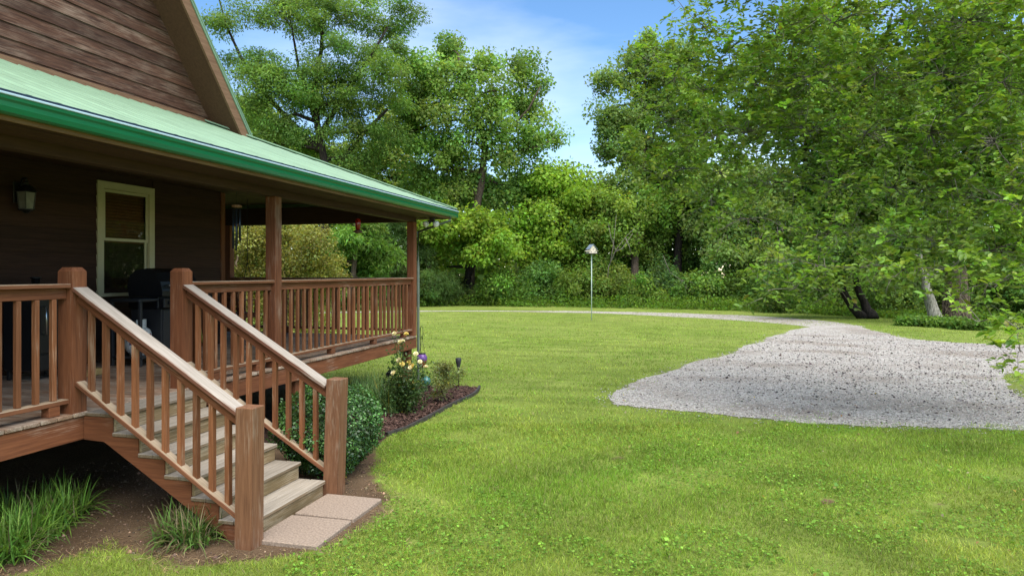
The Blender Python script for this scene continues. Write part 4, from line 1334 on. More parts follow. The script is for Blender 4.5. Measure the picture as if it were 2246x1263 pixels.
FOL_N, FOL_S = 2.15, 0.98                              # leaves per clump and leaf size of the distant trees
def make_tree(name, label, cat, base, trunk, r0, blobs, leaf=.17, wr=.62, clump_r=.75, per=90, dens=1.0, tint=(.085, .15, .025),
              bark=None, detail=0, group=None, flat=.85, up=.40, yellow=0.0, depth=1.0, mat=None, var=.25, twig=True, rtip=.012, drooping=0.0, limb_r=.35, limbs=()):
    """tree from a trunk polyline and the leafy masses its limbs carry; blobs: (point, radius across, radius up)"""
    bark = bark or M_BARK
    base = Vector(base)
    root = thing(name, base, label, cat, group)
    trunk = [Vector(p) for p in trunk]
    V, F = [], []
    # trunk
    tl = [trunk[0]]
    for a, b_ in zip(trunk[:-1], trunk[1:]):
        for t in (.34, .67, 1.0):
            p = a.lerp(b_, t)
            if t < 1:
                p += Vector(rng.normal(0, .05, 3)) * max(.3, r0 * 2)
            tl.append(p)
    nT = len(tl)
    nodes = list(tl)
    par = [-1] + list(range(nT - 1))
    rad = [r0 * (1 - .78 * i / (nT - 1)) for i in range(nT)]
    fl = [1.35 if i == 0 else (1.1 if i == 1 else 1) for i in range(nT)]
    tube(tl, [r * f for r, f in zip(rad, fl)], 8, V, F)
    for ln in limbs:
        Yb = np_cam(base.x, base.y)[1]
        tube([at(q[0], q[1], Yb + .6 * math.sin(i * 2.1)) for i, q in enumerate(ln)], [q[2] for q in ln], 6, V, F)
    # limbs: join each mass to the nearest part of the growing skeleton, preferring what lies nearer the trunk
    cents = [Vector(b_[0]) for b_ in blobs]
    start = max(1, int(nT * .3))
    tree_n = [(tl[i], i, 0.0, rad[i]) for i in range(start, nT)]
    left = list(range(len(cents)))
    top_ = tl[-1]
    left.sort(key=lambda i: (cents[i] - top_).length)
    for i in left:
        c = cents[i]
        best = min(tree_n, key=lambda q: (q[0] - c).length + .35 * q[2] + (1.2 if q[0].z > c.z + .5 else 0))
        p0, _, d0, rr = best
        L_ = (c - p0).length
        if L_ < .05:
            continue
        ra = min(rr * .72, max(rtip * 1.6, limb_r * r0 * .8 * (1 - .6 * min(1, d0 / 12))))
        rb = max(rtip, ra * .45)
        side = Vector(rng.normal(0, 1, 3)) * .09 * L_
        m1 = p0.lerp(c, .35) + side + Vector((0, 0, .07 * L_))
        m2 = p0.lerp(c, .7) + side * .6 + Vector((0, 0, .06 * L_))
        tube([p0, m1, m2, c], [ra, ra * .8, (ra + rb) / 2, rb], 5, V, F)
        tree_n.append((c, i, d0 + L_, rb))
        tree_n.append((m2, i, d0 + L_ * .7, (ra + rb) / 2))
    # leaf clumps
    CC, RR, TT = [], [], []
    for (c, rx, rz) in blobs:
        c = np.array(c)
        if not detail:
            rx, rz = rx * 1.12, rz * 1.12
        vol = rx * rx * rz
        n = max(3, int(dens * (2.6 if detail else 3.3) * (vol ** .667) / (clump_r ** 2) + 1))
        p, d_ = sphere_pts(n, .42)
        ax = np.array([rx * CS, rx * SN, 0]), np.array([-rx * depth * SN, rx * depth * CS, 0]), np.array([0, 0, rz])
        q = c + p[:, 0:1] * ax[0] + p[:, 1:2] * ax[1] + p[:, 2:3] * ax[2]
        q[:, 2] = np.maximum(q[:, 2], .15)
        CC.append(q); RR.append(d_)
        if twig:
            for j in range(n):
                if rng.random() < .55:
                    e_ = Vector(q[j])
                    s_ = Vector(c)
                    mm = s_.lerp(e_, .5) + Vector(rng.normal(0, .12, 3)) * (e_ - s_).length
                    tube([s_, mm, e_], [rtip * 1.3, rtip, rtip * .5], 3, V, F)
    CC = np.concatenate(CC); RR = np.concatenate(RR)
    nC = len(CC)
    ctint = tinted(nC, np.array(tint) * np.array([1.60, 1.54, 1.8]), .2, .06 if detail else .08)
    per = int(per * (1.0 if detail else FOL_N))
    n = nC * per
    ci = np.repeat(np.arange(nC), per)
    p, d_ = sphere_pts(n, .5)
    cr = clump_r * (1.0 if detail else 1.22) * rng.uniform(.55, 1.35, nC)[ci]
    off = p * cr[:, None]
    off[:, 2] *= flat
    if drooping:
        off[:, 2] -= drooping * (np.hypot(off[:, 0], off[:, 1]) ** 2) / clump_r
    C = CC[ci] + off
    C[:, 2] = np.maximum(C[:, 2], .05)
    out = nrm(off + 1e-6)
    Nn = np.array([[0, 0, up]]) + out * .35 + rng.normal(0, .45, (n, 3))
    A = out + rng.normal(0, .6, (n, 3)) + np.array([[0, 0, -.25]])
    Ln = leaf * (1.0 if detail else FOL_S) * rng.uniform(.5, 1.4, n)
    if detail:
        # leaves set along short outward twigs, a rosette at each tip
        tw = 4
        pt = per // tw
        n = nC * tw * pt
        ci = np.repeat(np.arange(nC), tw * pt)
        ti = np.repeat(np.arange(nC * tw), pt)
        td = nrm(np.repeat(RR, tw, 0) * .7 + rng.normal(0, .75, (nC * tw, 3)) + np.array([[0, 0, .10]]))
        tlen = clump_r * rng.uniform(.8, 2.1, nC * tw)
        st = np.repeat(CC, tw, 0) + rng.normal(0, clump_r * .35, (nC * tw, 3))
        tt = np.tile(np.linspace(.25, 1.0, pt) ** .7, nC * tw)
        C = st[ti] + td[ti] * (tlen[ti] * tt)[:, None]
        C[:, 2] -= .25 * clump_r * tt ** 2
        C[:, 2] = np.maximum(C[:, 2], .05)
        sd_ = nrm(np.cross(td[ti], np.array([[0, 0, 1.0]]) + rng.normal(0, .3, (n, 3))))
        sgn = np.where(np.arange(n) % 2 == 0, 1.0, -1.0)[:, None]
        A = td[ti] * (.35 + 1.1 * tt[:, None]) + sd_ * sgn * rng.uniform(.3, 1.1, (n, 1)) + np.array([[0, 0, -.15]]) + rng.normal(0, .18, (n, 3))
        Nn = np.array([[0, 0, up]]) + rng.normal(0, .38, (n, 3)) + sd_ * sgn * -.2
        Ln = leaf * np.repeat(rng.uniform(.7, 1.35, nC * tw), pt) * rng.uniform(.7, 1.15, n)
        ctw = np.exp(rng.normal(0, .16, (nC * tw, 1)))
        for j in range(nC * tw):
            if rng.random() < .5:
                a_ = Vector(st[j]); e_ = Vector(st[j] + td[j] * tlen[j]); e_.z -= .25 * clump_r
                tube([a_, e_], [rtip * .7, rtip * .35], 3, V, F)
    Vl, Fl, k = leaf_arrays(C, Nn, A, Ln, wr, detail)
    if detail:
        ctint = ctint * 1.0
        col0 = ctint[ci] * ctw[ti]
    col_ = ctint[ci] * np.exp(rng.normal(0, var * .6, (n, 1)))
    if detail:
        col_ = col0 * np.exp(rng.normal(0, var * .4, (n, 1)))
    col_ *= np.exp(rng.normal(0, .07, (n, 3)))
    if yellow:
        m_ = rng.random(n) < yellow
        col_[m_] = np.array([[.26, .24, .035]]) * rng.uniform(.6, 1.1, (m_.sum(), 1))
    col_ = np.clip(col_, .003, .6)
    bo = np.array(base)
    add('trunk', mk_mesh('trunk', [v - base for v in V], F, bark, True), T(base), root)
    add('crown', np_mesh('crown', Vl - bo, Fl, mat or M_LEAF, np.repeat(col_, k, 0)), T(base), root)
    return root
def pxblobs(L_, Y, jitter=1.5):
    """leafy masses given by picture place and size, spread in depth about Y"""
    out = []
    for b_ in L_:
        px, py, rx, ry = b_[:4]
        y = Y + (b_[4] if len(b_) > 4 else rng.uniform(-jitter, jitter))
        out.append((at(px, py, y), rx / FPX * y, ry / FPX * y))
    return out
def pxline(L_, Y):
    return [at(p[0], p[1], Y + (p[2] if len(p) > 2 else 0)) for p in L_]
def ground_at(px, Y):
    v = at(px, 598, Y); return Vector((v.x, v.y, 0))

G_MID, G_LT, G_DK, G_YL, G_BL = (.105, .185, .026), (.155, .235, .045), (.052, .105, .018), (.19, .24, .026), (.075, .14, .045)

# ------------------------------------------------------------------ woods across the lawn
make_tree('locust_tree', 'tall dark limbed locust tree with feathery layered foliage behind the porch roof', 'tree', ground_at(705, 42),
          [ground_at(705, 42), *pxline([(712, 470), (716, 380), (700, 300), (690, 200), (705, 110), (720, -20)], 42)], .34,
          pxblobs([(600, 160, 75, 32), (560, 135, 40, 22), (700, 165, 85, 30), (790, 170, 75, 30), (850, 160, 50, 30), (640, 215, 95, 30), (740, 225, 90, 26), (830, 215, 70, 28),
                   (560, 215, 50, 22), (600, 275, 70, 28), (660, 310, 80, 30), (760, 290, 70, 26), (830, 300, 60, 24), (700, 45, 80, 26), (640, 20, 60, 22), (780, 30, 70, 24), (840, 60, 50, 22),
                   (560, 25, 50, 20), (480, 45, 50, 24), (470, 130, 36, 22), (510, 160, 30, 16), (880, 20, 44, 22), (740, 100, 60, 20), (820, 110, 44, 18), (560, 320, 40, 30), (800, 355, 60, 30), (720, -30, 120, 30), (880, 100, 22, 14)], 42),
          leaf=.17, wr=.42, clump_r=.78, per=135, dens=1.1, tint=(.100, .175, .034), flat=.62, up=.5, bark=M_BARKD, drooping=.1, limb_r=.5,
          limbs=[[(700, 330, .22), (640, 270, .18), (575, 200, .13), (530, 130, .10), (498, 60, .07), (478, -10, .04)], [(700, 300, .2), (760, 200, .15), (810, 130, .10), (850, 60, .06)],
                 [(716, 400, .2), (790, 300, .14), (850, 240, .08)], [(690, 260, .15), (655, 150, .10), (640, 60, .06), (600, 10, .04)]])
make_tree('poplar_tree', 'tall airy poplar with grey trunk and open leafy limbs against the sky', 'tree', ground_at(1028, 46),
          [ground_at(1028, 46), *pxline([(1033, 560), (1045, 460), (1058, 380), (1062, 300), (1040, 230), (1015, 175), (1005, 120)], 46)], .36,
          pxblobs([(930, 165, 52, 46), (985, 120, 40, 32), (1010, 175, 50, 40), (1060, 150, 36, 30), (900, 215, 44, 40), (960, 235, 56, 42), (1030, 240, 46, 36), (1090, 200, 40, 36), (1150, 160, 34, 34), (1190, 190, 20, 26),
                   (1130, 225, 42, 34), (1180, 250, 28, 16), (1205, 300, 30, 14), (1150, 310, 44, 24), (1090, 290, 44, 34), (900, 290, 50, 44), (960, 320, 54, 44), (1110, 350, 46, 32), (1150, 290, 30, 18),
                   (1010, 350, 48, 40), (930, 380, 56, 44), (1060, 420, 52, 40), (985, 430, 54, 40), (1120, 420, 46, 36), (1000, 95, 22, 14), (900, 150, 30, 24), (1165, 130, 22, 14)], 46),
          leaf=.20, wr=.8, clump_r=.78, per=95, dens=.92, tint=(.125, .215, .042), bark=M_BARK, limb_r=.4,
          limbs=[[(1060, 330, .16), (1110, 290, .12), (1160, 240, .08), (1185, 190, .05)], [(1060, 350, .14), (1120, 335, .1), (1180, 322, .07), (1215, 305, .04)]])
make_tree('maple_tree', 'bright green maple with rounded leafy tiers to the side of the poplar', 'tree', ground_at(1205, 47.5),
          [ground_at(1205, 47.5), *pxline([(1203, 560), (1210, 470), (1215, 390)], 47.5)], .26,
          pxblobs([(1200, 395, 48, 28), (1255, 400, 36, 24), (1170, 430, 46, 34), (1235, 440, 54, 36), (1290, 440, 34, 30), (1190, 490, 60, 36), (1260, 500, 54, 36), (1220, 545, 60, 34), (1160, 540, 48, 34), (1285, 560, 40, 30), (1225, 590, 60, 28)], 47.5),
          leaf=.22, wr=.85, clump_r=.85, per=110, dens=1.15, tint=(.150, .245, .026))
make_tree('young_maple_tree', 'low spreading maple with yellowish drooping tiers and a thick dark trunk', 'tree', gp(1018, 664),
          [gp(1018, 664), *pxline([(1024, 615), (1038, 565), (1046, 510)], 46.5 - 1)], .42,
          pxblobs([(1000, 480, 50, 22), (1070, 490, 36, 20), (940, 530, 36, 16), (1000, 540, 40, 14), (1055, 560, 40, 11), (1098, 586, 22, 8), (925, 580, 30, 12), (965, 588, 22, 8), (1100, 530, 28, 14), (950, 490, 30, 20), (1030, 515, 30, 12)], 44, 1.4),
          leaf=.21, wr=.85, clump_r=.66, per=110, dens=1.1, tint=(.140, .220, .024), bark=M_BARKD, yellow=.012, drooping=.35)
make_tree('cedar_tree', 'feathery olive green cedar seen just past the porch corner post', 'tree', gp(945, 668),
          [gp(945, 668), *pxline([(944, 600), (925, 540), (880, 480)], 44)], .2,
          pxblobs([(870, 500, 40, 34), (850, 560, 42, 34), (900, 545, 40, 34), (860, 610, 44, 30), (915, 610, 40, 34), (950, 620, 38, 28), (890, 650, 40, 20), (975, 640, 26, 22)], 43, .8),
          leaf=.22, wr=.16, clump_r=.6, per=170, dens=1.25, tint=(.060, .105, .024), flat=.5, up=.3, drooping=.35)
make_tree('walnut_tree', 'drooping compound leaved walnut between the porch post and the cedar', 'tree', ground_at(770, 38),
          [ground_at(770, 38), *pxline([(775, 600), (780, 520), (770, 440)], 38)], .2,
          pxblobs([(740, 520, 46, 30), (800, 500, 46, 34), (780, 560, 50, 34), (720, 580, 40, 34), (830, 560, 34, 34), (790, 620, 46, 30), (740, 640, 46, 24), (760, 450, 50, 30)], 38),
          leaf=.26, wr=.3, clump_r=.6, per=110, dens=1.2, tint=(.075, .15, .022), flat=.5, drooping=.5)
make_tree('background_maple_tree', 'pale green tree rising behind the locust and the porch roof', 'tree', ground_at(620, 55),
          [ground_at(620, 55), *pxline([(620, 500), (630, 380), (640, 300)], 55)], .3,
          pxblobs([(560, 260, 50, 40), (530, 300, 40, 40), (620, 330, 60, 44), (700, 350, 60, 44), (790, 340, 60, 50), (860, 340, 60, 50), (840, 420, 70, 50), (760, 420, 70, 50), (900, 450, 60, 50), (680, 430, 60, 50), (600, 420, 60, 50), (520, 230, 30, 26), (870, 280, 44, 40)], 55),
          leaf=.26, wr=.8, clump_r=1.0, per=80, dens=1.1, tint=(.15, .225, .045))
make_tree('tall_sweetgum_tree', 'tall light green tree standing free at the open sky gap', 'tree', ground_at(1412, 50),
          [ground_at(1412, 50), *pxline([(1412, 560), (1412, 430), (1410, 330), (1412, 240), (1420, 130)], 50)], .36,
          pxblobs([(1400, 115, 30, 20), (1440, 130, 40, 34), (1370, 160, 36, 26), (1335, 185, 30, 18), (1400, 190, 44, 34), (1470, 180, 54, 44), (1335, 245, 26, 20), (1360, 265, 44, 32), (1430, 255, 50, 40), (1500, 250, 50, 50), (1325, 325, 24, 22), (1370, 325, 42, 30),
                   (1430, 330, 44, 40), (1390, 385, 36, 30), (1350, 400, 28, 16), (1460, 390, 50, 40), (1330, 290, 22, 20), (1500, 130, 50, 40), (1420, 85, 12, 8)], 50),
          leaf=.20, wr=.85, clump_r=.74, per=95, dens=1.0, tint=(.130, .205, .048), bark=M_BARK, limb_r=.4)
make_tree('ivy_clad_tree', 'dark ivy clad tree behind the bird house pole', 'tree', gp(1392, 668),
          [gp(1392, 668), *pxline([(1392, 560), (1400, 480), (1395, 430)], 46)], .34,
          pxblobs([(1330, 470, 40, 34), (1310, 430, 26, 18), (1380, 470, 50, 40), (1430, 460, 48, 42), (1350, 530, 48, 34), (1420, 530, 52, 36), (1300, 510, 44, 40), (1390, 590, 44, 24), (1440, 585, 40, 24), (1320, 585, 44, 30)], 47),
          leaf=.2, wr=.8, clump_r=.8, per=105, dens=1.15, tint=(.105, .180, .026))
make_tree('vine_draped_tree', 'shadowy vine draped tree in the middle of the wood edge', 'tree', gp(1487, 666),
          [gp(1487, 666), *pxline([(1487, 560), (1490, 470), (1505, 390), (1515, 340)], 47)], .36,
          pxblobs([(1480, 460, 36, 40), (1520, 420, 44, 44), (1490, 520, 44, 40), (1540, 500, 44, 44), (1470, 580, 34, 28), (1530, 570, 50, 34), (1560, 440, 46, 44), (1500, 350, 50, 44)], 48),
          leaf=.2, wr=.8, clump_r=.8, per=100, dens=1.1, tint=(.088, .158, .024), bark=M_BARKD)
make_tree('linden_tree', 'pale green full crowned tree near the tips of the overhanging branches', 'tree', ground_at(1610, 44),
          [ground_at(1610, 44), *pxline([(1610, 570), (1605, 490), (1600, 420)], 44)], .26,
          pxblobs([(1560, 400, 46, 30), (1620, 395, 50, 34), (1680, 410, 46, 40), (1580, 450, 54, 36), (1650, 460, 60, 40), (1610, 510, 60, 36), (1690, 500, 54, 44), (1560, 500, 40, 30), (1600, 560, 54, 30), (1670, 570, 54, 34)], 44),
          leaf=.2, wr=.75, clump_r=.74, per=110, dens=1.2, tint=(.140, .215, .052))
RW = [('woodland_oak_tree', 'leafy oak crown filling the wood behind the overhanging branches', 1760, 46, (.10, .17, .028)),
      ('woodland_ash_tree', 'ash crown above the dark leaning trunks', 1890, 44, (.115, .19, .03)),
      ('woodland_hickory_tree', 'hickory crown over the pale leaning trunk', 2040, 43, (.085, .155, .024)),
      ('woodland_beech_tree', 'beech crown at the outer edge of the wood beyond the gravel', 2190, 42, (.10, .18, .026))]
for nm, lab, px, Y, tn in RW:
    make_tree(nm, lab, 'tree', ground_at(px, Y), [ground_at(px, Y), *pxline([(px, 500), (px + 10, 300), (px - 10, 120)], Y)], .3,
              pxblobs([(px + rng.uniform(-70, 70), py, 75, 50) for py in (40, 110, 170, 240, 300, 360, 420, 470, 520, 560)] + [(px - 60, 250, 70, 60), (px + 60, 380, 70, 60), (px + 50, 150, 70, 60)], Y, 2.5),
              leaf=.24, wr=.8, clump_r=1.0, per=75, dens=1.0, tint=tn)

# trees whose trunks stand at the edge of the far grass
make_tree('leaning_pale_tree', 'tree with a pale lichen spotted trunk leaning over the ivy patch', 'tree', gp(2056, 708),
          [gp(2056, 709), *pxline([(2046, 680), (2034, 640), (2024, 600), (2010, 540)], 28.4)], .30,
          pxblobs([(1990, 540, 60, 30), (2060, 530, 60, 30), (1940, 570, 40, 26), (2100, 570, 50, 30)], 28.4, 1.0),
          leaf=.15, wr=.7, clump_r=.55, per=90, dens=1.0, tint=(.085, .15, .022), bark=M_BARKP)
make_tree('dark_leaning_tree', 'black barked tree with two trunks leaning together over dark undergrowth', 'tree', gp(1905, 698),
          [gp(1912, 699), *pxline([(1898, 670), (1882, 635), (1872, 590), (1860, 520)], 31.5)], .24,
          pxblobs([(1850, 560, 60, 34), (1800, 570, 60, 34), (1780, 610, 46, 26), (1900, 540, 60, 36), (1740, 600, 50, 30)], 31.5, 1.0),
          leaf=.17, wr=.7, clump_r=.6, per=90, dens=1.0, tint=(.055, .105, .018), bark=M_BARKD)
dl = bpy.data.objects['dark_leaning_tree']
tube_obj('second_trunk', pxline([(1896, 700), (1872, 676), (1852, 645), (1838, 600), (1830, 550)], 31.3), [.26, .2, .17, .15, .1], M_BARKD, dl, 8)
# vine covered stump
vs_b = gp(2097, 708)
stump = thing('vine_covered_stump', vs_b, 'broad old stump smothered in dry brown vines beside the pale trunk', 'stump')
lat('wood', [(.55, -.05), (.50, .3), (.42, 1.0), (.40, 1.7), (.36, 2.1), (.25, 2.3)], M_BARK, T(vs_b), stump, 14)
V, F = [], []
for k in range(150):
    a0 = random.uniform(0, 6.28); z0 = random.uniform(.0, 1.4); h = random.uniform(.5, 1.2)
    pts = []
    for t in range(5):
        zz = z0 + h * t / 4
        rr = .53 - .09 * zz + random.uniform(-.01, .05)
        aa = a0 + .25 * t * random.uniform(-.6, .6)
        pts.append((rr * math.cos(aa), rr * math.sin(aa), zz))
    tube(pts, .012, 3, V, F)
add('vines', mk_mesh('vines', V, F, bark_mat('dry_vine', (.10, .075, .05), (.24, .19, .13), 12)), T(vs_b), stump)
make_tree('ivy_patch', 'low dense green ivy patch at the foot of the pale leaning trunk', 'ground cover', gp(2060, 716),
          [gp(2060, 714), gp(2060, 714) + Vector((0, 0, .12)), gp(2060, 714) + Vector((.1, 0, .2))], .03,
          [(gp(px, py) + Vector((0, 0, .12)), .5, .16) for px, py in ((1998, 714), (2020, 715), (2045, 716), (2070, 718), (2095, 719), (2120, 722), (2145, 724))],
          leaf=.09, wr=.9, clump_r=.22, per=60, dens=1.2, tint=(.08, .15, .022), twig=False)

# shrubs along the wood edge
SH = [(1105, 630, 60, 34, 44.5, (.085, .155, .022), 'dark rounded shrub below the low spreading maple'),
      (1180, 615, 60, 36, 45, (.080, .165, .032), 'bluish green broad shrub under the bright maple'),
      (1250, 630, 60, 36, 44, (.100, .165, .024), 'leafy shrub just behind the bird house pole'),
      (1330, 620, 64, 44, 44, (.105, .155, .026), 'olive green bushy thicket beside the bird house pole'),
      (1400, 640, 56, 30, 43, (.090, .160, .022), 'mid green shrub at the foot of the ivy clad tree'),
      (1450, 615, 50, 40, 44, (.060, .115, .028), 'dark grey green shrub under the pale dead branches'),
      (1530, 635, 60, 38, 43, (.105, .185, .030), 'fresh green shrub in front of the vine draped tree'),
      (1600, 640, 60, 34, 42.5, (.085, .160, .024), 'spreading shrub beside the bend of the gravel drive'),
      (1680, 645, 60, 34, 41, (.050, .100, .016), 'deep green shrub under the drooping branch tips'),
      (1000, 640, 34, 24, 45, (.070, .115, .024), 'small brownish green shrub at the foot of the thick dark trunk')]
for (px, py, rx, ry, Y, tn, lab) in SH:
    b0 = ground_at(px, Y)
    make_tree('shrub', lab, 'shrub', b0, [b0, b0 + Vector((0, 0, .5)), at(px, py, Y)], .06,
              pxblobs([(px, py, rx * .7, ry * .8), (px - rx * .55, py + ry * .35, rx * .5, ry * .6), (px + rx * .55, py + ry * .3, rx * .5, ry * .6), (px, py + ry * .7, rx * .7, ry * .4), (px + rx * .2, py - ry * .6, rx * .4, ry * .5)], Y, .7),
              leaf=.17, wr=.6, clump_r=.6, per=80, dens=1.1, tint=tn, group='shrubs along the wood edge', rtip=.008)

SH2 = [(1740, 655, 60, 26, 36.5, 'low dark thicket behind the drooping leaf tips by the drive'), (1810, 650, 60, 34, 38, 'dense shadowy thicket behind the two black trunks'),
       (1960, 660, 60, 34, 34, 'deep shade thicket between the black trunks and the pale trunk'), (2030, 650, 60, 44, 35, 'tall gloomy thicket straight behind the pale leaning trunk'),
       (2150, 650, 60, 50, 33, 'leafy thicket beyond the vine covered stump'), (2240, 640, 60, 60, 32, 'tall green thicket at the outer end of the far grass'), (1900, 650, 50, 34, 39, 'dim green thicket seen just past the black trunks')]
for (px, py, rx, ry, Y, lab) in SH2:
    b0 = ground_at(px, Y)
    make_tree('thicket', lab, 'thicket', b0, [b0, b0 + Vector((0, 0, .5)), at(px, py, Y)], .06,
              pxblobs([(px, py, rx * .8, ry * .8), (px - rx * .6, py + ry * .3, rx * .6, ry * .6), (px + rx * .6, py + ry * .3, rx * .6, ry * .6), (px, py + ry * .7, rx * .8, ry * .4), (px + rx * .2, py - ry * .7, rx * .6, ry * .6), (px - rx * .4, py - ry * .9, rx * .6, ry * .5)], Y, .8),
              leaf=.15, wr=.6, clump_r=.55, per=70, dens=1.1, tint=(.075, .130, .024), group='thickets in the shade of the wood', rtip=.008)

# dead branches
def dead(name, label, lines, Y):
    root = thing(name, ground_at(lines[0][0][0], Y), label, 'dead branches')
    for ln in lines:
        tube_obj('branch', pxline(ln, Y), [.034 * (1 - .75 * i / (len(ln) - 1)) for i in range(len(ln))], M_TWIG, root, 5)
dead('dead_branches', 'bleached dead branches fanning out beside the bird house',
     [[(1330, 640, 0), (1335, 585), (1350, 550), (1372, 520), (1392, 500)], [(1350, 552), (1365, 545), (1388, 512), (1396, 528)], [(1338, 580), (1345, 540), (1349, 500), (1352, 470)],
      [(1350, 550), (1340, 520), (1334, 490)], [(1372, 522), (1380, 540), (1384, 556)]], 43.2)
dead('fallen_branches', 'bare grey fallen branches poking from the shrubs in the shade',
     [[(1500, 660), (1505, 625), (1490, 612), (1470, 598)], [(1495, 615), (1515, 618), (1530, 626)], [(1502, 630), (1520, 640), (1530, 632)], [(1470, 598), (1462, 580), (1455, 560)]], 42.3)

# far wood seen as one mass behind the trees
def wood_mass():
    n = 2100
    px = rng.uniform(-100, 3400, n); Y = rng.uniform(52, 84, n)
    top_ = np.where(px < 480, 430, np.where(px < 900, 400, np.where(px < 1180, 400, np.where(px < 1345, 425, np.where(px < 1500, 320, 160)))))
    py = 672 - (672 - top_) * rng.random(n) ** 1.25
    C0 = np.array([at(a, b_, c) for a, b_, c in zip(px, py, Y)])
    C0[:, 2] = np.maximum(C0[:, 2], .4)
    per = 40
    N_ = n * per
    ci = np.repeat(np.arange(n), per)
    p, _ = sphere_pts(N_, .5)
    C = C0[ci] + p * np.array([[2.2, 2.2, 1.5]])
    C[:, 2] = np.maximum(C[:, 2], .1)
    Vl, Fl, k = leaf_arrays(C, np.array([[0, 0, .7]]) + rng.normal(0, .6, (N_, 3)), rng.normal(0, 1, (N_, 3)), rng.uniform(.5, .95, N_), .75)
    ct = tinted(n, (.095, .165, .028), .3, .1)
    return np_mesh('far_woodland', Vl, Fl, M_LEAF, np.repeat(ct[ci] * np.exp(rng.normal(0, .2, (N_, 1))), k, 0))
tag(add('far_woodland', wood_mass()), kind='stuff')
V, F = [], []
for k in range(70):
    px = random.uniform(-60, 2400); Y = random.uniform(52, 80)
    b0 = ground_at(px, Y)
    tube([b0, b0 + Vector((random.uniform(-.5, .5), 0, 4)), b0 + Vector((random.uniform(-1, 1), 0, 7))], [random.uniform(.15, .32), .16, .08], 5, V, F)
tag(add('far_trunks', mk_mesh('far_trunks', V, F, M_BARK)), kind='stuff')
# weeds at the foot of the wood
def weeds():
    n = 2000
    px = rng.uniform(880, 2260, n)
    yb_ = np.interp(px, [880, 1000, 1300, 1500, 1700, 1800, 2000, 2260], [674, 671, 675, 679, 684, 690, 700, 702])
    py = yb_ - rng.random(n) * np.interp(px, [880, 1700, 2000], [9, 12, 8])
    P = np.array([gp(a, b_) for a, b_ in zip(px, py)])
    per = 26
    N_ = n * per
    ci = np.repeat(np.arange(n), per)
    h = rng.uniform(.12, .75, n)[ci] * np.where(px[ci] > 1820, .45, 1)
    C = P[ci] + np.column_stack([rng.normal(0, .3, (N_, 2)), rng.random(N_) * h])
    Vl, Fl, k = leaf_arrays(C, np.array([[0, 0, .6]]) + rng.normal(0, .5, (N_, 3)), rng.normal(0, 1, (N_, 3)) + np.array([[0, 0, .5]]), rng.uniform(.10, .22, N_), .45)
    ct = tinted(n, (.105, .19, .025), .28, .12)
    return np_mesh('undergrowth', Vl, Fl, M_LEAF, np.repeat(ct[ci] * np.exp(rng.normal(0, .2, (N_, 1))), k, 0))
tag(add('undergrowth', weeds()), kind='stuff')

# pinkish crape myrtle just beyond the porch
make_tree('crape_myrtle', 'yellow green crape myrtle with pinkish tips seen through the porch', 'shrub', ground_at(630, 19),
          [ground_at(630, 19), *pxline([(630, 700), (635, 640), (640, 580)], 19)], .05,
          pxblobs([(560, 520, 50, 40), (620, 510, 50, 34), (680, 520, 44, 34), (715, 560, 36, 30), (540, 580, 50, 40), (600, 580, 54, 40), (665, 585, 50, 40), (730, 610, 34, 30), (560, 650, 54, 40), (620, 655, 54, 40), (690, 650, 50, 36), (600, 710, 60, 30), (680, 705, 60, 30), (500, 560, 40, 50), (500, 650, 40, 40)], 19, .7),
          leaf=.075, wr=.55, clump_r=.30, per=70, dens=1.25, tint=(.155, .165, .04), yellow=.28, rtip=.006, var=.4)

